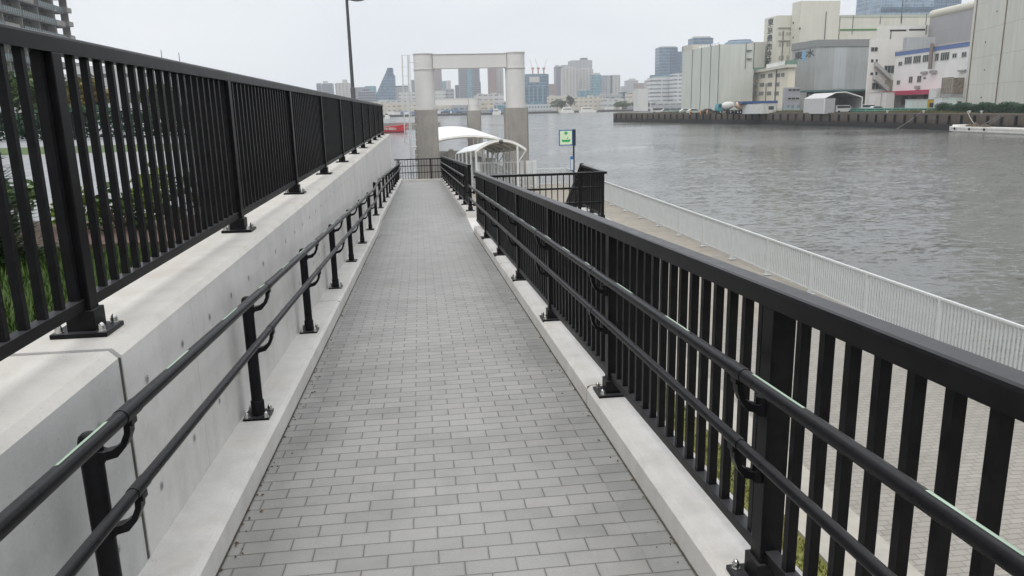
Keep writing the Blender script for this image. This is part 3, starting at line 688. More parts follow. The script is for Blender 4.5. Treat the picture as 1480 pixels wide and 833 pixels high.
gate('narrow white barred panel standing just right of the gangway gate', g0.x, g1.x, 47.5, ZPROM+0.1, at(768, 233, 47.5).z, 0.12)
fence('riverside_railing', 'short pale grey railing closing the far end of the promenade', (7.3, 48.7, ZPROM), (9.1, 48.7, ZPROM), 1.08, [0.1, 1.7], 0.1, bar=0.02, post=0.06, rail=(0.055, 0.05), low=0.13, mat='railwhite', near_plates=0)
# white pole just right of small canopy's left corner is its front post; a dark timber bollard on the pontoon
m = MB(); q = at(652.5, 235, 60.5); m.box((0, 0, 1.1), (0.42, 0.42, 2.2)); m.box((0, 0, 2.25), (0.34, 0.5, 0.12))
tag(m.build('mooring_pile', M['pier'], loc=(q.x, 60.5, at(652, 216, 60.5).z-2.3)), 'short brown mooring pile standing left of the arched canopy', 'mooring pile')

def portal(label, xs, Y, ztopc, zsteel, beam_z, rs, rc):
    t = thing('portal_frame', label, 'portal', (sum(xs)/2, Y, ZWAT)); o = Vector(t.location)
    for x in xs:
        b = MB(); c = rc*0.14; w = rc
        prof = [(-w, -w+c), (-w+c, -w), (w-c, -w), (w, -w+c), (w, w-c), (w-c, w), (-w+c, w), (-w, w-c)]
        b.poly([(x-o.x+p, q) for p, q in prof], -2.0, ztopc-o.z); pc = b.build('pier', M['pier'], t)
        b = MB(); b.poly([(x-o.x+p*1.35, q*1.35) for p, q in prof], -1.8, 1.0); b.build('footing', M['beige'], pc)
        b = MB(); b.tube([(x-o.x, 0, ztopc-o.z), (x-o.x, 0, zsteel-o.z-0.04)], rs, 40); cl = b.build('column', M['portal'], t)
        b = MB()
        for z in (zsteel-0.05, beam_z[0]-0.03): b.tube([(x-o.x, 0, z-o.z-0.035), (x-o.x, 0, z-o.z+0.035)], rs+0.05, 40)
        b.build('flange_ring', M['portal'], cl)
    b = MB(); b.box2((xs[0]-o.x+rs*0.9, -0.42, beam_z[0]-o.z), (xs[1]-o.x-rs*0.9, 0.42, beam_z[1]-o.z)); b.box2((xs[0]-o.x+rs*0.9, -0.47, beam_z[1]-o.z+0.002), (xs[1]-o.x-rs*0.9, 0.47, beam_z[1]-o.z+0.06)); b.build('beam', M['portal'], t, bevel=0.02)
    return t
YP = 58.0
zb0, zb1 = at(680, 99, YP).z, at(680, 79.5, YP).z
portal('big pale steel portal with two columns on concrete piers in front of the skyline', (0.62, 7.25), YP, at(680, 157.5, YP).z, at(615, 78.5, YP).z+0.05, (zb0, zb1+0.02), 0.72, 0.83)
YQ = 102.0
portal('smaller low steel portal on brown concrete piers seen between the big portal columns', (0.62, 7.25), YQ, at(681, 160, YQ).z, at(681, 142, YQ).z, (at(660, 152.5, YQ).z, at(660, 143, YQ).z), 0.78, 0.87)
# slim rung mast left of portal
ms = thing('ladder_mast', 'slim white twin-pole mast with rungs standing left of the big portal', 'mast', (at(588, 255, 56.5).x, 56.5, ZWAT)); o = Vector(ms.location)
def mp_(px, py): return at(px, py, 56.5)-o
for (pa, pb, r) in (((581, 80), (585.5, 208), 0.038), ((589.5, 80), (594.5, 262), 0.05), ((592, 80), (597, 262), 0.022)):
    b = MB(); b.tube([mp_(*pa), mp_(*pb)], r, 8); b.build('pole', M['railwhite'], ms)
for py in (80, 97, 110, 122, 135, 148, 160, 172, 184, 196, 207):
    b = MB(); e = (py-80)/128*4.5; b.tube([mp_(579.5+e, py), mp_(592+e, py)], 0.018, 6); b.build('rung', M['railwhite'], ms)
for py in (90, 155, 212):
    b = MB(); b.tube([mp_(590+(py-80)/30, py), mp_(603, py)], 0.03, 6); b.build('bracket_arm', M['white'], ms)
for k in range(9):
    py = 158+k*11; b = MB(); b.tube([mp_(592+(py-80)/32, py), mp_(600+(py-80)/40, py)], 0.016, 6); b.build('rung', M['railwhite'], ms)

# ------------------------------------------------------------------ water, ground, far shore
m = MB(); m.add([(-2600, -60, ZWAT), (2600, -60, ZWAT), (2600, 765, ZWAT), (-2600, 765, ZWAT)], [(0, 1, 2, 3)]); structure('water', m, M['water'])
m = MB(); m.poly([(-3000, 752), (140, 744), (250, 720), (2600, 720), (4000, 4000), (-4000, 4000)], ZWAT-1.0, -2.6, 1, 0); structure('far_shore_ground', m, [M['farground'], M['quay']])
# left terrace
ZT = 0.70
m = MB(); m.poly([(XWB-0.002, -12), (XWB-0.002, 29.6), (-3.6, 50), (-13, 210), (-30, 330), (-260, 330), (-260, -12)], ZWAT-1, ZT); structure('terrace_ground', m, M['plaza'])
def lawn(name, x0, x1, y0, y1): 
    m = MB(); m.add([(x0, y0, ZT+0.004), (x1, y0, ZT+0.004), (x1, y1, ZT+0.004), (x0, y1, ZT+0.004)], [(0, 1, 2, 3)]); structure(name, m, M['grass'])
lawn('lawn_ground', -9, XWB-0.004, 0.5, 5.45); lawn('verge_ground', -60, -4, 21.5, 27)
grass_patch('grass', -6, XWB-0.05, 1.2, 5.4, ZT, 36000, 0.085, M['grass'], w=0.006)
m = MB(); m.box2((-9, 5.46, ZT), (XWB-0.004, 5.72, ZT+0.06)); structure('brick_edging', m, M['soil'])
m = MB(); m.add([(-9, 5.72, ZT+0.008), (XWB-0.004, 5.72, ZT+0.008), (XWB-0.004, 7.3, ZT+0.008), (-9, 7.3, ZT+0.008)], [(0, 1, 2, 3)]); structure('planting_bed', m, M['soil'])

def leaf_cloud(mb, rnd, centre, rad, n, size, clumps=26, gap=0.0, flat=1.0):
    cl = []
    for _ in range(clumps):
        while True:
            p = Vector((rnd.uniform(-1, 1), rnd.uniform(-1, 1), rnd.uniform(-1, 1)))
            if 0.25 < p.length < 1: break
        cl.append((Vector((p.x*rad[0], p.y*rad[1], p.z*rad[2])), rnd.uniform(0.22, 0.42)))
    for i in range(n):
        c, cr = cl[i % clumps]
        q = Vector((rnd.gauss(0, 1), rnd.gauss(0, 1), rnd.gauss(0, 1))).normalized()*rnd.random()**0.4
        p = Vector(centre)+c+Vector((q.x*rad[0]*cr, q.y*rad[1]*cr, q.z*rad[2]*cr))
        a = Vector((rnd.uniform(-1, 1), rnd.uniform(-1, 1), rnd.uniform(-0.5, 0.5))).normalized()*size*rnd.uniform(0.6, 1.3)
        b = a.orthogonal().normalized(); b = (b*math.cos(rnd.uniform(0, 3.14))+a.normalized().cross(b)*0.7).normalized()*size*rnd.uniform(0.4, 0.7)
        mb.add([p-a, p-b*0.8, p+a, p+b], [(0, 1, 2, 3)])
def tree(label, x, y, z, h, w, mat='leaf', n=3500, leaf=0.16, group='trees beyond the left plaza', seed=0, trunk=0.35):
    rnd = random.Random(seed*31+7); t = thing('tree', label, 'tree', (x, y, z), group=group)
    m = MB(); m.tube([(0, 0, 0), (0.03*h, 0, h*trunk), (0.0, 0.03*h, h*0.8)], [h*0.022, h*0.017, h*0.006], 9)
    for k in range(6):
        a = k*1.05+rnd.random(); s = h*(trunk+0.07*k); m.tube([(0.02*h, 0, s), (math.cos(a)*w*0.25, math.sin(a)*w*0.25, s+h*0.1), (math.cos(a)*w*0.42, math.sin(a)*w*0.42, s+h*0.22)], [h*0.009, h*0.006, h*0.002], 6)
    m.build('trunk', M['bark'], t)
    m = MB(); leaf_cloud(m, rnd, (0, 0, h*0.66), (w*0.5, w*0.5, h*0.36), n, leaf, 30); m.build('crown', M[mat], t); return t
def shrub(name, label, x, y, z, h, w, mat, n, leaf, seed, group=None, cat='shrub'):
    rnd = random.Random(seed); t = thing(name, label, cat, (x, y, z), group=group)
    m = MB()
    for k in range(5): a = k*1.3; m.tube([(0, 0, 0), (math.cos(a)*w*0.25, math.sin(a)*w*0.25, h*0.7)], [0.012, 0.005], 6)
    m.build('stem', M['bark'], t)
    m = MB(); leaf_cloud(m, rnd, (0, 0, h*0.55), (w*0.5, w*0.5, h*0.5), n, leaf, 18); m.build('foliage', M[mat], t)
# conifer right behind the fence at the left edge
cf = thing('conifer', 'low dense dark green conifer pressed against the left fence at the photo edge', 'conifer', (-2.80, 4.95, ZT)); rnd = random.Random(3)
m = MB(); m.tube([(0, 0, 0), (0, 0, 1.1)], [0.04, 0.01], 8); m.build('trunk', M['bark'], cf)
m = MB()
for k in range(15000):
    z = rnd.random()**1.1*1.2+0.05; r = (1.42-z)*0.40*(0.45+0.55*rnd.random())+0.03; a = rnd.uniform(0, 6.283)
    d = Vector((math.cos(a), math.sin(a), rnd.uniform(-0.1, 0.7))); rr = r*(0.5+0.5*rnd.random()); p = Vector((math.cos(a)*rr, math.sin(a)*rr, z))
    s = Vector((-math.sin(a), math.cos(a), rnd.uniform(-.4, .4)))*0.009; e = p+d.normalized()*rnd.uniform(0.04, 0.10)
    m.add([p-s, p+s, e], [(0, 1, 2)])
m.build('crown', M['leafdark'], cf)
rnd = random.Random(11)
for k in range(16):
    shrub('ground_shrub', ['low yellow-green shrub in the planting bed behind the left fence', 'low broad-leaved green shrub in the planting bed behind the left fence'][k % 2], -2.0-0.42*k+rnd.uniform(-.1, .1), 6.4+rnd.uniform(-.45, .45), ZT, rnd.uniform(0.3, 0.5), rnd.uniform(0.45, 0.65), ['leafyellow', 'leaf'][k % 2], 420, 0.04, 40+k, 'low shrubs in the planting bed')
for k, (x, y, h, w, mt) in enumerate([(-25.5, 58, 3.9, 4, 'leaf'), (-28.5, 56, 4.6, 4.5, 'leaf'), (-22.0, 55, 3.4, 3, 'leafautumn'), (-18.5, 60, 3.0, 3, 'leaf'), (-32, 57, 5.2, 4.5, 'leaf'), (-12.5, 57, 2.6, 3, 'leaf')]):
    tree(['tall green tree beyond the plaza, behind the left fence', 'round green tree beyond the plaza, behind the left fence', 'small yellowing tree beyond the plaza, behind the left fence', 'slim green tree beyond the plaza, nearer the lamp post', 'leafy green tree beyond the plaza, farthest left', 'lowest green tree beyond the plaza, next to the lamp post'][k], x, y, ZT, h, w, mt, 2600, 0.2, seed=k)
fence('street_fence', 'thin dark fence along the far side of the plaza, below the trees', (-45, 34, ZT), (-8, 34, ZT), 1.15, [0.2+2.2*k for k in range(17)], 0.36, bar=0.03, post=0.06, rail=(0.05, 0.05), near_plates=0, plates=False, keep=60)
hd = thing('hedge', 'long dark clipped hedge behind the thin street fence beyond the plaza', 'hedge', (-25, 36, ZT)); rnd = random.Random(19); m = MB()
for k in range(9000):
    x = rnd.uniform(-20, 17); y = rnd.uniform(-0.6, 0.6); z = rnd.random()**0.7*(1.25+0.15*math.sin(x*1.3)+rnd.uniform(-.1, .15))
    a = Vector((rnd.uniform(-1, 1), rnd.uniform(-1, 1), rnd.uniform(-1, 1))).normalized()*0.13; b = a.orthogonal().normalized()*0.07
    p = Vector((x, y, z)); m.add([p-a, p-b, p+a, p+b], [(0, 1, 2, 3)])
m.build('leaves', M['hedge'], hd)
grass_patch('grass', 1.3, XG-0.02, 18.0, 35.8, ZPROM-0.01, 30000, 0.06, M['grassdry'], w=0.014)
# lamp post
lp = at(512, 146, 24.5)
la = thing('street_lamp', 'tall slender dark grey street lamp standing behind the left fence', 'street lamp', (lp.x-0.02, 24.5, ZT)); o = Vector(la.location)
zc = at(510, 127, 24.5).z-o.z; zt = at(502, 0, 24.5).z-o.z
m = MB(); m.tube([(0, 0, 0), (0, 0, zc-0.02), (0, 0, zc)], [0.075, 0.072, 0.06], 14); m.build('lower_pole', M['darkgrey'], la)
m = MB(); m.tube([(0, 0, zc), (0, 0, zt+0.05)], [0.054, 0.042], 14); m.build('upper_pole', M['darkgrey'], la)
m = MB(); m.tube([(0, 0, zt), (0.12, 0, zt+0.015)], 0.025, 8); m.sphere((0.30, 0, zt+0.02), 0.26, 16, 8, 0, (1.0, 0.7, 0.22)); m.build('lamp_head', M['darkgrey'], la)
m = MB(); m.disc((0.30, 0, zt-0.034), (0, 0, -1), 0.13, 16); m.build('diffuser', M['railwhite'], la)

# residential tower on the left
def tower_left():
    X0, Y0, Y1 = -76.4, 148.0, 194.0
    t = thing('apartment_tower', 'tall apartment tower with glazed balconies rising at the upper left corner', 'apartment tower', (X0, Y0, ZT), 0.04)
    L = Y1-Y0; H = 62.0; fh = 3.0
    m = MB(); m.box2((-40, 0, 0), (-1.9, L, H)); m.build('body', facade('tower_wall', (0.07, 0.064, 0.06), (0.015, 0.015, 0.017), fh, 2.6, 0.72, 0.62, wallvar=0.1), t)
    rnd = random.Random(5); gl = plain('balcony_glass', (0.10, 0.14, 0.138), 0.3, var=0.25); cream = plain('tower_cream_panel', (0.23, 0.22, 0.20), 0.7); slab = plain('tower_slab', (0.11, 0.112, 0.11), 0.7)
    for i in range(1, 20):
        z = i*fh; m = MB()
        m.box2((-1.9, 0, z-0.22), (0, L+0.4, z+0.05), 0)
        y = 0.0
        while y < L:
            w = 8.2
            if rnd.random() < 0.3: m.box2((-0.14, y+0.05, z+0.052), (0.03, min(L, y+w*0.75), z+1.12), 2)
            else:
                m.box2((-0.06, y+0.05, z+0.12), (-0.02, min(L, y+w)-0.05, z+1.15), 1)
                k = y+0.05
                while k < min(L, y+w)-0.1: m.box2((-0.018, k, z+0.06), (0.03, k+0.12, z+1.2), 0); k += 0.95
            y += w
        m.box2((-1.6, L+0.42, z+0.3), (0.6, L+3.2, z+1.35), 2)
        m.build('balcony', [slab, gl, cream], t)
    for k in range(7):
        m = MB(); m.box2((-1.88, k*8.2-0.1, 0), (-0.25, k*8.2+0.12, H)); m.build('dividing_fin', cream, t)
    m = MB(); m.box2((-36, 3, H), (-6, L-4, H+3)); m.build('roof_house', slab, t)
tower_left()
# grey mid-rise seen through the left fence
md = thing('office_block', 'long light grey mid-rise with roof aerials behind the left fence', 'office building', (-46, 122, ZT))
zt = at(290, 92, 122).z-ZT
m = MB(); m.box2((-16, 0, 0), (12.0, 22, zt-1.2)); m.build('body', facade('midrise_wall', (0.36, 0.36, 0.36), (0.07, 0.075, 0.08), 3.6, 3.2, 0.4, 0.55), md)
m = MB(); m.box2((-4, 2, zt-1.2), (10.0, 12, zt)); m.build('roof_house', plain('midrise_roof', (0.38, 0.38, 0.37), 0.8), md)
for x, h in ((-1, 2.6), (2, 1.6), (5, 1.2), (8.5, 2.2), (11, 1.8)):
    m = MB(); m.tube([(x, 3, zt-1.2), (x, 3, zt+h)], 0.05, 6); m.build('aerial', M['darkgrey'], md)

# ------------------------------------------------------------------ right-bank quay
QP = [(98.0, 40), (98.5, 130), (98.0, 165), (88.8, 230), (71.5, 283)]
ZQ = -1.5
quay = thing('quay_wall', 'long brown quay wall with dark vertical fender ribs across the water', 'quay wall', (98, 130, ZWAT)); oq = Vector(quay.location)
m = MB()
for (a, b) in zip(QP, QP[1:]): m.add([(a[0]-oq.x, a[1]-oq.y, -1), (a[0]-oq.x, a[1]-oq.y, ZQ-oq.z), (b[0]-oq.x, b[1]-oq.y, ZQ-oq.z), (b[0]-oq.x, b[1]-oq.y, -1)], [(0, 1, 2, 3)])
e = QP[-1]; m.add([(e[0]-oq.x, e[1]-oq.y, -1), (e[0]-oq.x, e[1]-oq.y, ZQ-oq.z), (e[0]+60-oq.x, e[1]+30-oq.y, ZQ-oq.z), (e[0]+60-oq.x, e[1]+30-oq.y, -1)], [(0, 1, 2, 3)])
m.build('wall', M['quay'], quay)
m = MB()
for (a, b) in zip(QP, QP[1:]):
    d = Vector((b[0]-a[0], b[1]-a[1], 0)); L = d.length; d.normalize(); n = Vector((-d.y, d.x, 0))
    if n.x > 0: n = -n
    p0 = Vector((a[0], a[1], 0))-oq; p1 = Vector((b[0], b[1], 0))-oq
    m.add([p0-n*0.6+Vector((0, 0, oq.z*-0+ZQ-0.0)), p0+n*0.12+Vector((0, 0, ZQ)), p1+n*0.12+Vector((0, 0, ZQ)), p1-n*0.6+Vector((0, 0, ZQ)),
           p0-n*0.6+Vector((0, 0, ZQ+0.22)), p0+n*0.12+Vector((0, 0, ZQ+0.22)), p1+n*0.12+Vector((0, 0, ZQ+0.22)), p1-n*0.6+Vector((0, 0, ZQ+0.22))],
          [(0, 1, 2, 3), (4, 7, 6, 5), (1, 5, 6, 2), (0, 3, 7, 4)])
m.build('coping', M['quay'], quay)
fb = MB(); fb.box((0, 0, 0), (0.34, 0.34, 1.55)); fm = fb.mesh('fender', M['rubber'])
acc = 0.0; SPF = 3.3
for (a, b) in zip(QP, QP[1:]):
    d = Vector((b[0]-a[0], b[1]-a[1], 0)); L = d.length; d.normalize(); n = Vector((-d.y, d.x, 0)); n = -n if n.x > 0 else n
    s = acc
    while s < L:
        if a[1]+d.y*s > 100: link('fender', fm, quay, Vector((a[0], a[1], ZQ-0.95))+d*s+n*0.18-oq, math.atan2(d.y, d.x))
        s += SPF
    acc = s-L
# quay ground behind it
m = MB(); m.poly([(p[0]+0.03, p[1]) for p in QP]+[(131, 313), (900, 420), (900, 40)], ZWAT-1, ZQ-0.005); structure('quay_ground', m, plain('quay_asphalt', (0.13, 0.13, 0.125), 0.9, var=0.2, vscale=0.2))
def along(dist, y0=120, y1=283, step=1.0):
    """points along the quay edge, set back by dist"""
    out = []
    for (a, b) in zip(QP, QP[1:]):
        d = Vector((b[0]-a[0], b[1]-a[1], 0)); L = d.length; d.normalize(); n = Vector((d.y, -d.x, 0)); n = -n if n.x < 0 else n
        s = 0.0
        while s < L:
            p = Vector((a[0], a[1], 0))+d*s+n*dist
            if y0 <= p.y <= y1: out.append((p, d.copy()))
            s += step
    return out
rnd = random.Random(21); m = MB()
pts = along(0, 112, 283, 0.5)
for p, d in pts:
    for _ in range(60):
        q = p+Vector((rnd.uniform(0.8, 5.8), 0, 0))+d*rnd.uniform(-.3, .3); h = rnd.uniform(0.15, 0.8)*(0.6+0.4*math.sin(q.y*0.13+1))+0.15; a = rnd.uniform(0, 6.28); w = 0.09
        m.add([(q.x-math.cos(a)*w, q.y-math.sin(a)*w, ZQ), (q.x+math.cos(a)*w, q.y+math.sin(a)*w, ZQ), (q.x+rnd.uniform(-.2, .2), q.y+rnd.uniform(-.2, .2), ZQ+h)], [(0, 1, 2)])
tag(m.build('bank_grass', M['bankgrass']), kind='stuff')
# teal quay railing
teal = plain('teal_rail_paint', (0.20, 0.42, 0.36), 0.5); tf = thing('quay_railing', 'pale teal railing along the top of the far quay in front of the warehouses', 'railing', (103, 140, ZQ)); o = Vector(tf.location)
pts = along(6.2, 138, 262, 3.0)
m = MB(); m.tube([p+Vector((0, 0, 1.05))-Vector((o.x, o.y, 0)) for p, d in pts], 0.07, 6); m.tube([p+Vector((0, 0, 0.55))-Vector((o.x, o.y, 0)) for p, d in pts], 0.06, 6); m.build('rails', teal, tf)
pb_ = MB(); pb_.box((0, 0, 0.5), (0.12, 0.12, 1.1)); pm_ = pb_.mesh('post', teal)
for p, d in pts: link('post', pm_, tf, p-Vector((o.x, o.y, 0)))
m = MB()
for (p, d), (q, d2) in zip(pts, pts[1:]): 
    if p.y < 178: m.add([p-Vector((o.x-0.05, o.y, -0.1)), q-Vector((o.x-0.05, o.y, -0.1)), q-Vector((o.x-0.05, o.y, -0.95)), p-Vector((o.x-0.05, o.y, -0.95))], [(0, 1, 2, 3)])
tn = m.build('netting', plain('green_net', (0.03, 0.16, 0.11), 0.8, var=0.4, vscale=1.5), tf)
# hedge at the right
hd = thing('hedge', 'dark green clipped hedge on the quay in front of the big pale warehouse', 'hedge', (104, 126, ZQ)); o = Vector(hd.location); m = MB(); rnd = random.Random(9)
for k in range(15000):
    y = rnd.uniform(118, 146); x = 103+rnd.uniform(-0.9, 0.9); z = rnd.random()**0.7*(1.75+0.25*math.sin(y*1.1)+rnd.uniform(-.1, .2))
    a = Vector((rnd.uniform(-1, 1), rnd.uniform(-1, 1), rnd.uniform(-1, 1))).normalized()*0.16; b = a.orthogonal().normalized()*0.09
    p = Vector((x, y, z+ZQ))-o; m.add([p-a, p-b, p+a, p+b], [(0, 1, 2, 3)])
m.build('leaves', M['hedge'], hd)

# ------------------------------------------------------------------ right-bank buildings
ZG = ZQ-0.02
def quad_building(name, label, cat, near, left=None, right=None, ytop=None, dir_l=(-0.03, 1), depth=20.0, mats=None, z0=ZG, ztop=None, roof=None, parapet=0.0):
    """near=(px, Y): its corner nearest us; river face runs from it to pixel column `left` along dir_l, end face to `right`"""
    px, Y = near; ye = ytop if ytop is not None else 70; c = at(px, ye, Y); c = Vector((c.x, Y, 0))
    dl = Vector((dir_l[0], dir_l[1], 0)).normalized(); dr = Vector((dl.y, -dl.x, 0))
    def hit(col, d):
        r = ray(col, ye); r = Vector((r.x, r.y)); # solve c + d t || r
        den = d.x*r.y-d.y*r.x; return (-(c.x*r.y-c.y*r.x))/den
    Ll = hit(left, dl) if left is not None else depth
    Lr = hit(right, dr) if right is not None else depth
    zt = ztop if ztop is not None else at(px, ytop, Y).z
    t = thing(name, label, cat, (c.x, c.y, z0), math.atan2(dl.y, dl.x)-math.pi/2)
    # local: +Y along river face (away), +X along end face (to the right)
    H = zt-z0
    m = MB(); m.box2((0, 0, 0), (Lr, Ll, H)); body = m.build('wall', mats, t)
    return t, Ll, Lr, H, c, dl, dr
def face_rects(t, c, dl, dr, H, rects, face='river', name='window', mat=None, d=0.10, pout=0.04, mull=True, sill=False):
    """rects in photo pixels on a face of building t -> boxes on that face"""
    n = Vector((-dl.y, dl.x, 0)) if face == 'river' else -dl
    ax = dl if face == 'river' else dr
    out = []
    for (x0, y0, x1, y1) in rects:
        ym = (y0+y1)/2; p = on_vplane(x0, ym, c, n); q = on_vplane(x1, ym, c, n)
        if name == 'drain_pipe': y0, y1 = (y0, y1)
        zt_, zb_ = on_vplane((x0+x1)/2, y0, c, n).z, on_vplane((x0+x1)/2, y1, c, n).z
        u0, u1 = sorted(((p-c).dot(ax), (q-c).dot(ax))); z0, z1 = sorted((zb_-t.location.z, zt_-t.location.z))
        m = MB()
        if face == 'river': m.box2((-pout, u0, z0), (d, u1, z1))
        else: m.box2((u0, -pout, z0), (u1, d, z1))
        if mull and (u1-u0) > 1.2:
            k = max(1, round((u1-u0)/1.0))
            for i in range(k+1):
                u = u0+(u1-u0)*i/k
                if face == 'river': m.box2((-pout-0.05, u-0.05, z0), (-pout-0.002, u+0.05, z1), 1)
                else: m.box2((u-0.05, -pout-0.05, z0), (u+0.05, -pout-0.002, z1), 1)
            for z in (z0, z1):
                if face == 'river': m.box2((-pout-0.06, u0, z-0.05), (-pout-0.003, u1, z+0.05), 1)
                else: m.box2((u0, -pout-0.06, z-0.05), (u1, -pout-0.003, z+0.05), 1)
        out.append(m.build(name, [mat or M['glass'], M['frame']], t))
    return out
def text_part(body, size, mat, parent, loc, rot, name='lettering', sx=1.0, bold=0.02):
    cu = bpy.data.curves.new(name, 'FONT'); cu.body = body; cu.size = size; cu.align_x = 'CENTER'; cu.align_y = 'CENTER'; cu.extrude = 0.04; cu.offset = bold*size
    o = bpy.data.objects.new('tmp', cu); COL.objects.link(o)
    me = bpy.data.meshes.new_from_object(o.evaluated_get(bpy.context.evaluated_depsgraph_get())); bpy.data.objects.remove(o); bpy.data.curves.remove(cu)
    me.materials.clear(); me.materials.append(mat)
    r = bpy.data.objects.new(name, me); COL.objects.link(r); r.parent = parent; r.location = loc; r.rotation_euler = rot; r.scale = (sx, 1, 1); return r
def face_text(t, c, dl, dr, px, py, body, hpx, mat, face='river', sx=1.0):
    n = Vector((-dl.y, dl.x, 0)) if face == 'river' else -dl; ax = dl if face == 'river' else dr
    p = on_vplane(px, py, c, n); u = (p-c).dot(ax); z = p.z-t.location.z; size = hpx*((p-CAM).dot(AF))/FPX
    if face == 'river': return text_part(body, size, mat, t, (-0.06, u, z), (math.pi/2, 0, -math.pi/2), sx=sx)
    return text_part(body, size, mat, t, (u, -0.06, z), (math.pi/2, 0, 0), sx=sx)
INK = plain('lettering_paint', (0.06, 0.065, 0.065), 0.6)

# 1 ribbed silo
silo = panelled('silo_cladding', (0.53, 0.55, 0.50), 200, 200, streak=0.3); 
t, Ll, Lr, H, c, dl, dr = quad_building('warehouse', 'tall pale green-grey windowless warehouse with four dark vertical joints', 'warehouse', (1040, 245), 987, 1091, 64.5, mats=silo)
for px in (1000, 1013, 1026.5, 1038.5): face_rects(t, c, dl, dr, H, [(px-0.22, 64 + (1040-px)*0.2, px+0.22, 158)], name='drain_pipe', mat=M['pipegrey'], d=0.02, pout=0.12, mull=False)
face_rects(t, c, dl, dr, H, [(1077.3, 62, 1078, 100)], 'end', 'drain_pipe', M['pipegrey'], 0.02, 0.2, False)
face_rects(t, c, dl, dr, H, [(1089, 62, 1089.8, 100)], 'end', 'drain_pipe', M['pipegrey'], 0.02, 0.2, False)
for y0 in (72, 84): 
    m = MB(); n = -dl; p = on_vplane(1079, y0+2, c, n); q = on_vplane(1086, y0, c, n); m.box2(((p-c).dot(dr), -0.5, p.z-t.location.z), ((q-c).dot(dr), -0.01, p.z-t.location.z+0.25)); m.build('ladder_bracket', M['darkgrey'], t)
m = MB(); m.box2((0, Ll*0.72, H), (Lr*0.5, Ll*0.98, H+1.8)); m.build('roof_house', plain('roof_house_cream', (0.50, 0.48, 0.42), 0.8), t)
for k in range(7):
    m = MB(); m.tube([(1.0, Ll*(0.1+0.08*k), H), (1.0, Ll*(0.1+0.08*k), H+0.9)], 0.28, 8); m.build('roof_vent', M['white'], t)
# pale block behind the silo
t, Ll, Lr, H, c, dl, dr = quad_building('warehouse', 'plain cream block squeezed between the ribbed warehouse and the lettered tower', 'warehouse', (1090, 268), 1080, 1106.5, 61, mats=panelled('cream_block', (0.46, 0.46, 0.41), 9, 200))
# 4 lettered tower
cream = panelled('cream_render', (0.59, 0.575, 0.50), 12, 60, groove=0.05, dark=0.8)
t, Ll, Lr, H, c, dl, dr = quad_building('cold_store', 'cream tower with a vertical column of black lettering on its side', 'cold store', (1124.5, 262), 1105.5, 1147, 22.5, mats=cream)
for ch, px, py in zip('東京豊海冷蔵', (1114, 1113.3, 1112.6, 1112, 1111.3, 1110.5), (33, 44.5, 56.5, 69, 79.5, 90)): face_text(t, c, dl, dr, px, py, ch, 10.5, INK, sx=1.7)
wr = []
for (yy, hh) in ((47, 5), (63, 5), (81, 6)):
    for x in (1125.5, 1130, 1136.5, 1140.5): wr.append((x, yy-(x-1125)*0.05, x+3.0, yy+hh-(x-1125)*0.05))
face_rects(t, c, dl, dr, H, wr, 'end', mat=plain('shuttered_window', (0.33, 0.32, 0.27), 0.6), pout=0.06)
face_rects(t, c, dl, dr, H, [(1122.7+2, 58.5, 1143, 60), (1124.8, 40, 1143, 41)], 'end', 'ledge', plain('ledge_dark', (0.25, 0.245, 0.21), 0.8), 0.02, 0.35, False)
face_rects(t, c, dl, dr, H, [(1130.2, 45, 1131.2, 93)], 'end', 'drain_pipe', M['pipegrey'], 0.02, 0.3, False)
# 5 tall cream block
t, Ll, Lr, H, c, dl, dr = quad_building('cold_store', 'tallest cream block with a dark vertical pipe, beside the lettered tower', 'cold store', (1158, 256), 1145.5, 1215, 1.5, mats=cream)
face_rects(t, c, dl, dr, H, [(1192.4, 17, 1193.2, 57)], 'end', 'drain_pipe', M['pipegrey'], 0.02, 0.25, False)
face_rects(t, c, dl, dr, H, [(1155, 40, 1157, 43), (1146, 32, 1147.4, 35), (1145.9, 53, 1147, 56)], 'river', 'vent', M['dark'], 0.05, 0.05, False)
# 6 long cream hall
t, Ll, Lr, H, c, dl, dr = quad_building('cold_store', 'long low cream hall with a green stripe behind the grey shed', 'cold store', (1215.2, 257), 1213, 1352, 22.5, mats=cream, depth=30)
face_rects(t, c, dl, dr, H, [(1214, 42, 1270, 44.3)], 'end', 'stripe', plain('green_stripe', (0.07, 0.20, 0.06), 0.6), 0.02, 0.15, False)
face_rects(t, c, dl, dr, H, [(1232, 22.5, 1232.5, 50), (1272, 22.5, 1272.5, 35), (1303, 22.5, 1303.4, 35)], 'end', 'drain_pipe', M['pipegrey'], 0.02, 0.2, False)
m = MB(); m.box2((-0.1, -0.12, H-0.7), (Lr, -0.003, H+0.1)); m.build('parapet', plain('hall_parapet', (0.42, 0.44, 0.36), 0.7), t)
for px, y0, y1 in ((1302, 0, 33), (1338, 20, 36)):
    p = at(px, y1, 250); q = at(px, y0, 250); 
    m = MB(); m.tube([(0, 0, 0), (0, 0, q.z-p.z)], 0.12, 6); tag(m.build('lightning_mast', M['darkgrey'], loc=p), ['tall thin lightning mast on the long cream hall roof', 'short thin mast on the cream hall near the grey tower'][px > 1320], 'mast')
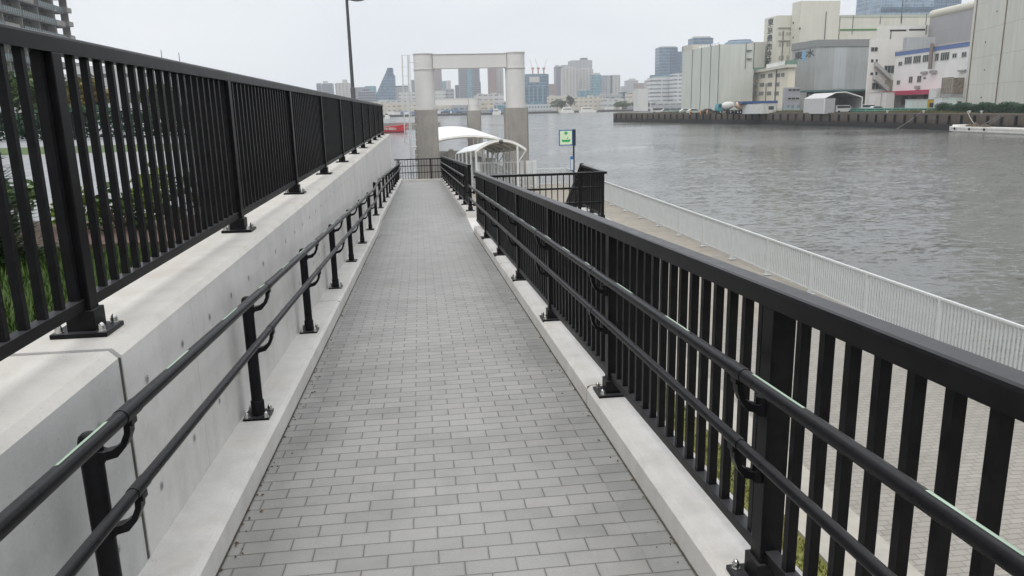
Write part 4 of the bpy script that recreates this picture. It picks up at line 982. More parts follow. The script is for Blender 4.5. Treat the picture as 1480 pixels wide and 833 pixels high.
# 3 grey corrugated shed with lettering
shed = panelled('grey_cladding', (0.36, 0.372, 0.372), 4.1, 60, groove=0.10, dark=0.72, var=0.12, streak=0.4)
t, Ll, Lr, H, c, dl, dr = quad_building('warehouse', 'big grey metal shed with lettering and a blue emblem near its left corner', 'warehouse', (1180, 232), 1146, 1257, 58.5, mats=shed)
m = MB(); m.box2((-0.25, -0.25, H-1.9), (Lr+0.2, Ll+0.2, H+0.15)); m.build('fascia', plain('grey_fascia', (0.22, 0.225, 0.225), 0.6), t)
face_text(t, c, dl, dr, 1154, 81.5, '東', 11.5, INK, sx=2.0); face_text(t, c, dl, dr, 1171, 78, '水', 12, INK, sx=2.0)
face_rects(t, c, dl, dr, H, [(1159.8, 73.5, 1164.4, 88)], 'river', 'emblem', plain('emblem_blue', (0.16, 0.36, 0.58), 0.5), 0.02, 0.06, False)
face_rects(t, c, dl, dr, H, [(1205, 66, 1222, 128)], 'end', 'newer_cladding', panelled('pale_cladding', (0.43, 0.46, 0.47), 4.1, 60, 0.1, 0.75, 0.05), 0.02, 0.03, False)
# 2 small cream office
t, Ll, Lr, H, c, dl, dr = quad_building('office', 'three-storey cream office with rows of dark windows and a flat overhanging roof', 'office building', (1140, 214), 1073, 1150, 97.5, dir_l=(0.18, 1), mats=plain('cream_office_wall', (0.66, 0.61, 0.50), 0.8, var=0.05, vscale=0.3))
wr = []
for (xs, yy) in (((1080, 1090, 1100, 1111, 1122, 1130), 108.5), ((1079, 1089, 1099, 1110, 1121), 120.5), ((1078.5, 1088, 1098, 1109, 1120), 132.5)):
    for i, x in enumerate(xs):
        s = (x-1080)*0.055*(132.5-yy)/24; w = 6.3 if x < 1128 else 4.5
        wr.append((x-0.6, yy-s*1.0, x-0.6+w, yy+5.6-s*1.0))
face_rects(t, c, dl, dr, H, wr)
m = MB(); m.box2((-0.9, -0.8, H-0.05), (Lr, Ll+0.8, H+0.75)); m.build('roof_slab', plain('office_roof_edge', (0.55, 0.53, 0.46), 0.8), t)
for a_, b_ in (((0.8, Ll*0.75, H+0.76), (4, Ll*0.98, H+1.9)), ((1.0, Ll*0.1, H+0.76), (4, Ll*0.2, H+2.2))):
    m = MB(); m.box2(a_, b_); m.build('roof_tank', plain('roof_tank_green', (0.12, 0.22, 0.17), 0.7), t)
for k in range(8):
    m = MB(); m.box2((0.2, Ll*(0.12+0.045*k), H+0.76), (0.8, Ll*(0.12+0.045*k)+0.5, H+2.1)); m.build('roof_vent', M['white'], t)
face_rects(t, c, dl, dr, H, [(1121.4, 100, 1122.2, 146)], 'river', 'drain_pipe', M['pipegrey'], 0.02, 0.25, False)
face_rects(t, c, dl, dr, H, [(1107, 121, 1107.6, 146)], 'river', 'drain_pipe', M['pipegrey'], 0.02, 0.2, False)
# white tank with dark blue roof in front of it
tk = at(1098, 155, 206); t = thing('storage_tank', 'wide low white round tank under a dark blue roof', 'tank', (tk.x, 206, ZG))
m = MB(); m.tube([(0, 0, 0), (0, 0, 2.5)], 4.6, 36); m.build('drum', plain('tank_white', (0.50, 0.51, 0.50), 0.5), t)
m = MB(); m.box2((-5.6, -1.5, 2.65), (4.4, 3.5, 3.35)); m.build('roof', plain('tank_roof_blue', (0.03, 0.06, 0.17), 0.5), t)
# small grey three-storey
t, Ll, Lr, H, c, dl, dr = quad_building('office', 'small pale grey three-storey building with strip windows before the grey shed', 'office building', (1134, 205), 1132, 1157, 127, mats=plain('pale_grey_wall', (0.30, 0.31, 0.335), 0.7, var=0.05))
face_rects(t, c, dl, dr, H, [(1139, 128.5, 1156, 132), (1138, 141, 1155, 144.3)], 'end', mat=M['glass'])
face_rects(t, c, dl, dr, H, [(1138, 152, 1141, 156), (1144, 152, 1147.5, 157.5), (1152, 152, 1156, 156)], 'end', name='door', mat=plain('door_blue', (0.16, 0.20, 0.25), 0.6))
# green-roofed loading shed
t, Ll, Lr, H, c, dl, dr = quad_building('loading_shed', 'low loading shed with a long green roof and pale shutters behind the tent', 'loading shed', (1168, 212), 1166, 1262, 133.5, mats=plain('shed_dark_wall', (0.05, 0.05, 0.05), 0.8))
m = MB(); m.box2((-0.6, -1.6, H), (Lr+0.5, 8, H+0.5)); m.build('roof', plain('shed_roof_green', (0.07, 0.15, 0.14), 0.5), t)
face_rects(t, c, dl, dr, H, [(1168, 136.5, 1179, 153), (1179.5, 136.5, 1190, 153)], 'end', 'shutter', plain('pale_shutter', (0.50, 0.54, 0.50), 0.6), 0.02, 0.05, False)
# tent garage
tp0 = at(1191, 158, 176); tp1 = at(1245, 158, 176); w = tp1.x-tp0.x; t = thing('storage_tent', 'white gable tent garage standing open on the quay', 'tent', (tp0.x, 176, ZG)); zpk = at(1222, 133.5, 176).z-ZG; ze = at(1245, 141, 176).z-ZG
m = MB(); L = 10
pr_ = [(0, 0), (0, ze), (w*0.28, zpk*0.985), (w*0.55, zpk), (w, ze), (w, 0)]
for (a, b) in zip(pr_, pr_[1:]): 
    m.add([(a[0], 0, a[1]), (b[0], 0, b[1]), (b[0], L, b[1]), (a[0], L, a[1])], [(0, 1, 2, 3)])
m.add([(p[0], L, p[1]) for p in pr_], [tuple(range(6))])
m.build('cover', plain('tent_cover', (0.48, 0.48, 0.48), 0.6), t)
m = MB(); m.box2((0.02, -0.05, 0), (w*0.28, 0.05, ze*0.985)); m.build('side_panel', plain('tent_panel', (0.36, 0.36, 0.37), 0.6), t)
m = MB()
for (a, b) in zip(pr_, pr_[1:]): m.tube([(a[0], -0.02, a[1]), (b[0], -0.02, b[1])], 0.16, 6)
m.build('frame', M['white'], t)
# 8 white stepped block with outside stairs
wht = plain('white_render', (0.66, 0.645, 0.605), 0.8, var=0.05, vscale=0.3)
t, Ll, Lr, H, c, dl, dr = quad_building('warehouse', 'off-white stepped block with vents at its top, right of the grey shed', 'warehouse', (1272.5, 214), 1268, 1347, 37.5, mats=wht)
face_rects(t, c, dl, dr, H, [(1286, 43, 1310, 45.5), (1314, 42, 1337, 44.5)], 'end', 'louvre', M['dark'], 0.05, 0.04, False)
face_rects(t, c, dl, dr, H, [(1285, 45, 1286, 95), (1338, 36, 1339, 50)], 'end', 'drain_pipe', M['pipegrey'], 0.02, 0.2, False)
t, Ll, Lr, H, c, dl, dr = quad_building('warehouse', 'off-white stair block with zigzag outside steps between grey shed and blue-striped building', 'warehouse', (1259, 205), 1257, 1304, 57.5, mats=wht)
face_rects(t, c, dl, dr, H, [(1258.8, 68.5, 1268.5, 74.5), (1259, 86, 1262.5, 90.5), (1265.5, 86, 1268.5, 90.5), (1278, 95, 1292, 106), (1257.9, 105, 1262, 109), (1265, 104, 1268, 109), (1260, 120, 1290, 129)], 'end', mat=M['glass'])
for (a, b) in (((1263, 93), (1284, 113)), ((1261, 112), (1281, 130))):
    P = on_vplane(a[0], a[1], c, -dl); Q = on_vplane(b[0], b[1], c, -dl)
    m = MB(); p = Vector(((P-c).dot(dr), -1.3, P.z-t.location.z)); q = Vector(((Q-c).dot(dr), -1.3, Q.z-t.location.z))
    m.prism([Vector((0, 0, -0.6)), Vector((0, 1.28, -0.6)), Vector((0, 1.28, 0.6)), Vector((0, 0, 0.6))], p, q); m.build('outside_stair', M['frame'], t)
face_rects(t, c, dl, dr, H, [(1279, 116, 1297, 131)], 'end', 'panel', plain('tan_panel', (0.33, 0.30, 0.24), 0.8), 0.02, 0.3, False)
t, Ll, Lr, H, c, dl, dr = quad_building('plant_house', 'small grey plant house with corrugated front above the blue-striped building', 'plant room', (1310, 196), 1306, 1352, 54, mats=panelled('corrugated_grey', (0.36, 0.37, 0.38), 1.2, 90, 0.15, 0.8))
# 9 grey rounded tower
t, Ll, Lr, H, c, dl, dr = quad_building('warehouse', 'big grey panelled block with a rounded cream roof edge near the upper right', 'warehouse', (1412, 192), 1346, 1440, 7.0, dir_l=(0.12, 1), mats=panelled('grey_panel', (0.33, 0.325, 0.335), 14, 7, 0.08, 0.85))
m = MB(); m.tube([(0.9, 0, H), (0.9, Ll, H)], 1.3, 20); m.box2((1, -0.3, H), (Lr, Ll, H+1.3)); m.build('roof_edge', plain('cream_roof_edge', (0.50, 0.48, 0.41), 0.7), t)
# 10 blue-striped white building
t, Ll, Lr, H, c, dl, dr = quad_building('processing_plant', 'white building with a blue roof stripe, dark windows and a crimson canopy', 'factory', (1405, 165), 1296, 1430, 59.5, dir_l=(0.135, 1), mats=plain('white_factory_wall', (0.68, 0.675, 0.655), 0.75, var=0.06, vscale=0.25))
plant = t
m = MB(); m.box2((-0.12, -0.1, H-1.0), (Lr, Ll+0.05, H-0.1)); m.build('blue_stripe', plain('roof_stripe_blue', (0.10, 0.16, 0.36), 0.6), t)
m = MB(); m.box2((-0.2, -0.15, H-0.09), (Lr, Ll+0.15, H+0.25)); m.build('roof_edge', M['frame'], t)
face_rects(t, c, dl, dr, H, [(1299, 89.5, 1304, 95), (1308, 82.5, 1318, 92.5), (1320.5, 81, 1331, 91), (1334, 79.5, 1345, 89.5), (1352, 77.5, 1357, 88), (1360, 76, 1372, 87), (1377, 77.5, 1383, 83.5), (1390.5, 75.5, 1397, 82.5), (1314, 111, 1319, 120), (1326, 110, 1331.5, 119), (1296.5, 116.5, 1301, 122.5), (1335, 112, 1338, 114.5)], 'river')
face_rects(t, c, dl, dr, H, [(1324, 124, 1330, 128.5), (1387, 101, 1397, 103.5), (1333, 103.5, 1341, 107), (1346, 102, 1355, 106)], 'river', 'air_unit', plain('unit_grey', (0.28, 0.28, 0.28), 0.6), 0.02, 0.5, False)
n_ = Vector((-dl.y, dl.x, 0)); P = on_vplane(1348.5, 100, c, n_); Q = on_vplane(1350, 63, c, n_)
m = MB(); m.tube([((0)-0.8, (P-c).dot(dl), P.z-t.location.z), (-0.8, (P-c).dot(dl), Q.z-t.location.z)], 0.45, 12); m.build('flue', plain('flue_brown', (0.20, 0.17, 0.15), 0.6), t)
P = on_vplane(1362, 132, c, n_); Q = on_vplane(1293, 136, c, n_); ya, yb = (P-c).dot(dl), (Q-c).dot(dl)
m = MB(); m.box2((-3.2, ya, P.z-0.6-t.location.z), (-0.01, yb, P.z+0.45-t.location.z)); m.build('canopy', plain('crimson_canopy', (0.36, 0.025, 0.07), 0.55), t)
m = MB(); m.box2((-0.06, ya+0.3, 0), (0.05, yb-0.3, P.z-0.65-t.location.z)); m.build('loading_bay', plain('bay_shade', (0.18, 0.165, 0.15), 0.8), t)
face_rects(t, c, dl, dr, H, [(1303, 139, 1312, 152), (1317, 140, 1325, 152), (1335, 138, 1345, 151), (1355, 137, 1361, 150)], 'river', 'bay_opening', M['dark'], 0.02, 0.1, False)
m = MB(); P = on_vplane(1386, 118, c, n_); m.box2((-2.4, (P-c).dot(dl)-2.2, 4.0), (-0.01, (P-c).dot(dl)+2.4, 7.4))
for k in range(7): m.box2((-2.7, (P-c).dot(dl)-2.2+0.72*k, 4.0), (-2.402, (P-c).dot(dl)-1.95+0.72*k, 7.6), 1)
for k in range(3): m.box2((-2.6, (P-c).dot(dl)-1.9, 4.3+1.0*k), (-2.404, (P-c).dot(dl)+2.1, 4.42+1.0*k), 1)
m.build('condenser_stack', [plain('rusty_unit', (0.20, 0.165, 0.13), 0.8, var=0.5, vscale=1.5), plain('unit_frame', (0.30, 0.27, 0.23), 0.7)], t)
m = MB(); m.box2((-2.6, (P-c).dot(dl)-2.1, 0), (-0.01, (P-c).dot(dl)+2.3, 3.99)); m.build('annexe', plain('annexe_grey', (0.30, 0.30, 0.29), 0.8), t)
P = on_vplane(1371, 118, c, n_); m = MB(); m.box2((-3.4, (P-c).dot(dl)-1.6, 0), (-0.02, (P-c).dot(dl)+1.8, 5.2)); m.build('annexe', plain('annexe_white', (0.56, 0.56, 0.54), 0.8), t)
# 11 large warehouse at the right edge
t, Ll, Lr, H, c, dl, dr = quad_building('warehouse', 'huge pale warehouse with rust-streaked pipes, cut by the right photo edge', 'warehouse', (1560, 112), 1401, None, None, dir_l=(0.40, 1), depth=40, ztop=32.0, mats=panelled('pale_panel', (0.58, 0.575, 0.515), 60, 5.6, 0.12, 0.75, 0.05, 0.7, 0.35))
for px0, px1 in ((1401.5, 1403.5), (1444, 1445.5)): 
    n_ = Vector((-dl.y, dl.x, 0)); P = on_vplane(px0, 110, c, n_); u = (P-c).dot(dl); m = MB(); m.tube([(-0.12, u, 0), (-0.12, u, H)], 0.10, 8); m.build('drain_pipe', plain('rusty_pipe', (0.20, 0.15, 0.11), 0.7), t)
rnd = random.Random(4)
for k in range(12): 
    m = MB(); u = rnd.uniform(0.1, 0.95)*Ll; z = 1.9+5.6*rnd.randint(0, 3)+0.9; m.box2((-0.12, u, z), (-0.01, u+0.25, z+0.3)); m.build('vent', M['darkgrey'], t)
# blank small cabins and stacked crates on the quay
def cabin(label, px0, px1, py0, py1, Y, col, cat='cabin', name='site_cabin', win=True):
    a, b = at(px0, py1, Y), at(px1, py0, Y); t = thing(name, label, cat, (a.x, Y, ZG)); w = b.x-a.x; h = b.z-ZG
    m = MB(); m.box2((0, 0, 0), (w, 2.5, h)); m.build('body', plain(name+'_paint', col, 0.6), t, bevel=0.05)
    m = MB(); m.box2((-0.08, -0.08, h+0.002), (w+0.08, 2.58, h+0.12)); m.build('lid', M['frame'], t)
    if win:
        m = MB(); m.box2((w*0.2, -0.05, h*0.4), (w*0.75, 0.02, h*0.75)); m.build('window', M['glass'], t)
cabin('small white site cabin with a dark window beside the grey three-storey building', 1108, 1122, 150, 158, 200, (0.52, 0.52, 0.48))
cabin('white notice board hoarding with red lettering left of the crimson canopy', 1264, 1274, 134, 147, 190, (0.60, 0.58, 0.56), 'hoarding', 'hoarding', False)
cabin('white hoarding beside the crimson canopy', 1280, 1293, 134, 150, 188, (0.58, 0.57, 0.55), 'hoarding', 'hoarding', False)
cabin('pale plastic crate stack under the crimson canopy', 1318, 1341, 144, 155, 158, (0.50, 0.55, 0.53), 'crate', 'crate_stack', False)
cabin('yellow machine housing beside the pale crate stack', 1341, 1353, 144, 151, 160, (0.55, 0.36, 0.04), 'machine', 'machine_housing', True)
cabin('white tank box with blue markings right of the crimson canopy', 1360, 1380, 141, 154, 156, (0.58, 0.60, 0.60), 'container', 'container', False)
cabin('pale green container left of the dark hedge', 1381, 1393, 141, 154, 152, (0.48, 0.53, 0.50), 'container', 'container', True)

# vehicles on the quay
def truck_mixer(label, px, Y, cab_c, drum_c, fl=1, L=7.5):
    p = at(px, 158, Y); t = thing('mixer_truck', label, 'truck', (p.x, Y, ZG), group='mixer trucks on the quay'); s = fl
    m = MB(); m.box2((-L/2, -1.1, 0.7), (L/2, 1.1, 1.0)); m.build('chassis', M['dark'], t)
    m = MB(); m.prism([Vector((s*L*0.30, 0, 0.8)), Vector((s*L*0.30, 0, 2.9)), Vector((s*L*0.45, 0, 2.85)), Vector((s*L*0.5, 0, 1.8)), Vector((s*L*0.5, 0, 0.7))], (0, -1.2, 0), (0, 1.2, 0)); cb = m.build('cab', plain('cab_paint', cab_c, 0.4), t)
    m = MB(); m.prism([Vector((s*L*0.34, 0, 1.85)), Vector((s*L*0.34, 0, 2.65)), Vector((s*L*0.44, 0, 2.65)), Vector((s*L*0.475, 0, 1.85))], (0, -1.23, 0), (0, 1.23, 0)); m.build('window', M['glass'], cb)
    m = MB(); m.tube([(s*L*0.24, 0, 1.7), (s*L*0.12, 0, 1.95), (-s*L*0.1, 0, 2.2), (-s*L*0.3, 0, 2.45), (-s*L*0.40, 0, 2.55)], [0.5, 1.1, 1.25, 0.9, 0.5], 18); m.build('drum', plain('drum_paint', drum_c, 0.5), t)
    m = MB(); m.tube([(-s*L*0.40, 0, 2.9), (-s*L*0.46, 0, 1.9)], [0.5, 0.3], 10); m.build('chute', M['frame'], t)
    for x in (-0.34, -0.18, 0.36):
        for y in (-1.0, 1.0):
            m = MB(); m.tube([(x*L*s, y-0.15, 0.5), (x*L*s, y+0.15, 0.5)], 0.5, 16); w = m.build('wheel', M['rubber'], t)
            m = MB(); m.tube([(x*L*s, y-0.17, 0.5), (x*L*s, y+0.17, 0.5)], 0.22, 10); m.build('hub', M['frame'], w)
truck_mixer('teal-cabbed mixer truck with a white drum parked in front of the ribbed warehouse', 1049, 216, (0.03, 0.22, 0.27), (0.52, 0.52, 0.50), -1, 5.6)
truck_mixer('white mixer truck with a pale orange drum parked by the blue-roofed tank', 1073, 208, (0.55, 0.57, 0.55), (0.58, 0.42, 0.30), 1, 5.2)
def car(label, px, Y, col, van=False, L=4.4, rz=0.0):
    p = at(px, 158, Y); t = thing('parked_van' if van else 'parked_car', label, 'van' if van else 'car', (p.x, Y, ZG), rz, 'vehicles parked on the quay')
    if van: prof = [(-L/2, 0.35), (L/2, 0.35), (L/2, 0.95), (L*0.40, 1.15), (L*0.30, 1.85), (-L*0.48, 1.9), (-L/2, 1.0)]; win = [(-L*0.42, 1.2), (L*0.36, 1.2), (L*0.28, 1.72), (-L*0.42, 1.75)]
    else: prof = [(-L/2, 0.3), (L/2, 0.3), (L/2, 0.75), (L*0.27, 0.92), (L*0.10, 1.42), (-L*0.28, 1.45), (-L*0.46, 0.98), (-L/2, 0.85)]; win = [(-L*0.37, 0.96), (L*0.22, 0.96), (L*0.08, 1.34), (-L*0.27, 1.36)]
    m = MB(); m.prism([Vector((a, 0, b)) for a, b in prof], (0, -0.82, 0), (0, 0.82, 0)); m.build('body', plain('car_paint', col, 0.3, var=0.03), t, bevel=0.06)
    m = MB(); m.prism([Vector((a, 0, b)) for a, b in win], (0, -0.835, 0), (0, 0.835, 0)); m.build('window', M['glass'], t)
    for x in (-0.31, 0.31):
        for y in (-0.72, 0.72):
            m = MB(); m.tube([(x*L, y-0.12, 0.33), (x*L, y+0.12, 0.33)], 0.33, 14); m.build('wheel', M['rubber'], t)
car('white van parked inside the open tent', 1218, 178, (0.58, 0.58, 0.57), True)
car('white van parked just right of the open tent', 1254, 184, (0.56, 0.56, 0.56), True)
car('silver car parked on the quay near the hoarding', 1268, 182, (0.40, 0.41, 0.41))
car('white car parked in front of the ribbed warehouse, left end', 992, 248, (0.55, 0.57, 0.55))
car('pale green car parked in front of the ribbed warehouse, beside the white one', 1004, 236, (0.42, 0.48, 0.44), L=4.8)
car('dark car parked in front of the ribbed warehouse near the mixer truck', 1024, 232, (0.06, 0.065, 0.07))
car('white van parked at the tip of the quay', 951, 268, (0.55, 0.56, 0.55), True, 5)
car('silver car parked at the tip of the quay beside the white van', 964, 262, (0.40, 0.42, 0.42))
for k, px in enumerate((997, 1012, 1022, 1042)):
    p = at(px, 161, 222); p.x += 0; q = MB(); q.tube([(0, 0, 0), (0, 0, 1.2), (0, 0, 1.25)], [0.17, 0.17, 0.05], 10)
    tag(q.build('bollard', M['orange'], loc=(p.x, 222, ZG)), ['orange bollard on the quay edge, farthest from the mixer trucks', 'orange bollard on the quay edge, second from the far end', 'orange bollard on the quay edge, left of the teal mixer truck', 'orange bollard on the quay edge in front of the teal mixer truck'][k], 'bollard', 'orange bollards on the quay')
for k, (px, Y) in enumerate(((1285, 156), (1347, 144), (1420, 131), (1439, 128))):
    p = at(px, 164, Y); q = MB(); q.tube([(0, 0, 0), (0, 0, 0.3), (0, 0, 0.33), (0, 0, 0.44), (0, 0, 0.48)], [0.15, 0.15, 0.25, 0.25, 0.14], 12)
    xq = 98.2
    tag(q.build('mooring_bollard', M['white'], loc=(xq+0.5, Y if k < 2 else p.y, ZQ+0.2)), ['white mooring bollard on the quay coping, farthest of the pale ones', 'white mooring bollard on the quay below the crate stack', 'white mooring bollard holding the rope of the moored barge', 'small white mooring bollard on the quay above the moored barge'][k], 'mooring bollard', 'mooring bollards on the quay')
# moored white barge
bp = on_z(1399, 192, ZWAT); Yb = 124.0; xb = 95.6
def hull_mb(L, W, H, bow=1.5):
    m = MB(); pr0 = [(-W/2, 0), (-W/2, L-bow), (-W*0.28, L), (W*0.28, L), (W/2, L-bow), (W/2, 0)]
    m.poly([(x*0.9, y*0.985) for x, y in pr0], -0.5, 0.15, 0); m.poly(pr0, 0.152, H, 0); return m
t = thing('moored_barge', 'long low white barge moored against the quay at the right photo edge', 'barge', (xb, 106.5, ZWAT)); Lb = 24.0
hull_mb(Lb, 3.2, 0.95).build('hull', M['boatwhite'], t, bevel=0.05)
m = MB(); m.box2((-1.62, 0, 0.55), (-1.605, Lb-1.6, 0.66)); m.build('rubbing_strip', M['frame'], t)
gm_ = plain('deck_gear_brown', (0.14, 0.11, 0.08), 0.8)
for y, h in ((Lb-4.6, 0.5), (Lb-6.0, 0.7), (Lb-8.6, 0.5)):
    m = MB(); m.box2((-0.5, y, 0.952), (0.4, y+0.9, 0.952+h*0.6)); m.tube([(-0.1, y+0.1, 0.952+h*0.6), (-0.1, y+0.8, 0.952+h*0.6)], h*0.4, 10); m.build('winch', gm_, t)
m = MB(); m.prism([Vector((-1.5, 0, 0.94)), Vector((1.5, 0, 0.94)), Vector((1.3, 0, 1.28)), Vector((-1.3, 0, 1.28))], (0, Lb-3.2, 0), (0, Lb-1.4, 0.0)); m.tube([(-0.3, Lb-0.9, 1.0), (0.3, Lb-0.9, 1.0)], 0.22, 10); m.build('bow_deck', M['boatwhite'], t, bevel=0.03)
for yk in (Lb-2.5, Lb-6.2, Lb-9.8):
    m = MB(); m.tube([(-1.68, yk, 0.62), (-1.76, yk, 0.62)], 0.20, 14); m.build('tyre_fender', M['rubber'], t)
m = MB(); m.tube([(-0.6, 16.8, 1.0), (0.4, 13.6, 2.9)], 0.10, 8); m.tube([(0.6, 16.8, 1.0), (1.2, 13.6, 2.9)], 0.09, 8)
for k in range(6): m.tube([(-0.6+0.2*k, 16.8-0.64*k, 1.0+0.38*k), (0.6+0.12*k, 16.8-0.64*k, 1.0+0.38*k)], 0.04, 6)
m.build('boarding_ladder', M['pipegrey'], t)
def rope(label, a, b, sag=0.8, r=0.055):
    m = MB(); a, b = Vector(a), Vector(b); pts = [a.lerp(b, k/10)-Vector((0, 0, sag*4*(k/10)*(1-k/10))) for k in range(11)]; m.tube([p-a for p in pts], r, 6); tag(m.build('mooring_rope', M['rope'], loc=a), label, 'rope', 'mooring ropes')
ya = at(1420, 164, 131).y
rope('pale rope slanting from a quay bollard down to the white barge', (98.2, 131, ZQ+0.6), (96.2, 125.5, ZWAT+1.0), 0.3)
rope('thin rope hanging from the quay into the water below the crate stack', (98.2, 144, ZQ+0.5), (97.3, 150, ZWAT), 0.2, 0.035)

# ------------------------------------------------------------------ far boats
yb = 221.0; rbp = at(575, 191.5, yb)
t = thing('fire_boat', 'red work boat with white lettering moored beyond the left wall end', 'boat', (rbp.x-2.4, yb, ZWAT)); o = Vector(t.location)
m = MB(); m.prism([Vector((-5.5, 0, 0.0)), Vector((4.6, 0, 0.0)), Vector((5.2, 0, 2.15)), Vector((0.4, 0, 1.75)), Vector((-5.5, 0, 1.4))], (0, -1.7, 0), (0, 1.7, 0)); h_ = m.build('hull', M['red'], t)
m = MB(); m.prism([Vector((-5.5, 0, 0.005)), Vector((4.6, 0, 0.005)), Vector((4.68, 0, 0.35)), Vector((-5.5, 0, 0.35))], (0, -1.73, 0), (0, 1.73, 0)); m.build('waterline_band', plain('dark_red', (0.12, 0.01, 0.02), 0.5), t)
text_part('東京消防庁', 0.8, M['boatwhite'], t, (0.2, -1.74, 1.05), (math.pi/2, 0.05, 0), bold=0.02)
m = MB(); m.box2((-4.8, -1.2, 1.42), (-1.4, 1.2, 3.0)); wh = m.build('wheelhouse', M['boatwhite'], t, bevel=0.06)
m = MB(); m.box2((-4.5, -1.24, 2.1), (-1.7, -1.19, 2.7)); m.build('window', M['glass'], wh)
m = MB()
for k in range(8): m.tube([(0.6+k*0.62, -1.6, 1.7+k*0.05), (0.6+k*0.62, -1.6, 2.5+k*0.05)], 0.03, 6)
m.tube([(0.6, -1.6, 2.5), (4.94, -1.6, 2.85)], 0.03, 6); m.build('guard_rail', M['red'], t)
m = MB(); m.tube([(-3, 0, 3.0), (-3, 0, 6.0)], 0.07, 6); m.box2((-3.5, -0.05, 5.6), (-2.5, 0.05, 5.75)); m.build('mast', M['white'], t)
# low jetty behind the boat
q = at(575, 184, 260); m = MB(); m.box2((-9, 0, -1), (14, 3, 1.4)); m.box2((-9, 0.0, 1.402), (14, 0.2, 1.9)); tag(m.build('jetty', M['pier'], loc=(q.x, 262, ZWAT)), 'low grey jetty behind the red boat', 'jetty')
def ferry(label, px, py, Y, L, h=3.0, s=1):
    p = at(px, py, Y); t = thing('ferry', label, 'ferry', (p.x, Y, ZWAT), group='white boats along the far shore'); 
    m = MB(); m.prism([Vector((-s*L/2, 0, 0)), Vector((s*L*0.42, 0, 0)), Vector((s*L/2, 0, 2.2)), Vector((-s*L/2, 0, 1.7))], (0, -2.2, 0), (0, 2.2, 0)); m.build('hull', M['boatwhite'], t)
    m = MB(); m.prism([Vector((-s*L*0.40, 0, 1.75)), Vector((s*L*0.30, 0, 2.0)), Vector((s*L*0.15, 0, h+1.5)), Vector((-s*L*0.35, 0, h+1.5))], (0, -1.8, 0), (0, 1.8, 0)); c_ = m.build('cabin', M['boatwhite'], t)
    m = MB(); m.prism([Vector((-s*L*0.34, 0, 3.0)), Vector((s*L*0.22, 0, 3.0)), Vector((s*L*0.15, 0, 3.8)), Vector((-s*L*0.34, 0, 3.8))], (0, -1.85, 0), (0, 1.85, 0)); m.build('window', M['glass'], c_)
    m = MB(); m.tube([(0, 0, h+1.5), (0, 0, h+4.5)], 0.15, 6); m.build('mast', M['white'], t)
ferry('white boat on the far shore beside the dark round trees', 818, 163, 735, 15, 4, -1)
ferry('white boat on the far shore, right of the other white boat', 850, 162, 730, 17, 3.5, 1)
ferry('small white boat seen just left of the right portal column', 718, 165, 735, 8, 4, 1)
ferry('little blue-white boat beyond the red boat', 560, 174.5, 560, 3.6, 1.8, 1)

# ------------------------------------------------------------------ skyline
ZF = -2.62
HZ = lambda px: 159-0.0235*(px-603)
def block(name, label, cat, px0, px1, py, Y, mat, depth=None, parts=(), zbase=ZF, rz=0.0, group=None):
    a, b = at(px0, py, Y), at(px1, py, Y); w = b.x-a.x; h = (a.z+b.z)/2-zbase; d = depth or max(18.0, w*0.8)
    t = thing(name, label, cat, ((a.x+b.x)/2, Y, zbase), rz, group)
    m = MB(); m.box2((-w/2, 0, 0), (w/2, d, h)); m.build('wall', mat, t)
    m = MB(); m.box2((-w/2+w*0.08, d*0.08, h), (w/2-w*0.08, d*0.9, h+0.6)); m.build('roof', M['frame'], t)
    for (f0, f1, dh, mm) in parts:
        m = MB(); m.box2((-w/2+w*f0, d*0.15, h+0.001), (-w/2+w*f1, d*0.6, h+dh)); m.build('roof_house', mm or M['frame'], t)
    return t, w, h, d
def stripe(t, w, h, x0, x1, z0, z1, mat, name='facade_strip', out=0.4):
    m = MB(); m.box2((-w/2+w*x0, -out, h*z0), (-w/2+w*x1, -0.02, h*z1)); return m.build(name, mat, t)
F = facade
res_g = F('tower_grey', (0.29, 0.29, 0.30), (0.15, 0.16, 0.18), 3.2, 3.6, 0.5, 0.6)
res_p = F('tower_pale', (0.40, 0.385, 0.365), (0.20, 0.20, 0.205), 3.2, 5.0, 0.55, 0.45)
res_d = F('tower_dark', (0.17, 0.18, 0.21), (0.05, 0.06, 0.08), 3.4, 3.0, 0.6, 0.7)
res_b = F('tower_brown', (0.25, 0.17, 0.15), (0.09, 0.08, 0.09), 3.2, 3.4, 0.5, 0.5)
res_r = F('tower_mauve', (0.25, 0.20, 0.20), (0.10, 0.09, 0.10), 3.2, 2.8, 0.55, 0.5)
gl_b = F('glass_blue', (0.13, 0.19, 0.25), (0.06, 0.11, 0.17), 4.0, 2.2, 0.75, 0.85, 0.15)
gl_d = F('glass_dark_blue', (0.07, 0.11, 0.16), (0.03, 0.07, 0.12), 4.0, 2.2, 0.75, 0.85, 0.15)
gl_t = F('glass_teal', (0.16, 0.27, 0.31), (0.08, 0.19, 0.24), 4.0, 2.5, 0.75, 0.85, 0.15)
off_w = F('office_white', (0.52, 0.53, 0.53), (0.20, 0.23, 0.25), 3.8, 40.0, 0.42, 0.97, 0.2)
low_c = F('low_cream', (0.47, 0.435, 0.36), (0.25, 0.235, 0.20), 4.2, 5.2, 0.35, 0.55)
low_w = F('low_white', (0.46, 0.46, 0.45), (0.26, 0.27, 0.27), 4.5, 6.0, 0.35, 0.7)
low_g = F('low_grey', (0.30, 0.31, 0.32), (0.10, 0.11, 0.12), 4.5, 6.0, 0.35, 0.7)
T = 'tower'
def sky(label, x0, x1, y, Y, mat, **k): return block('tower_block', label, 'tower block', x0, x1, y, Y, mat, **k)
sky('narrow grey-blue tower block farthest left on the skyline', 457, 463.5, 121, 1300, res_d)
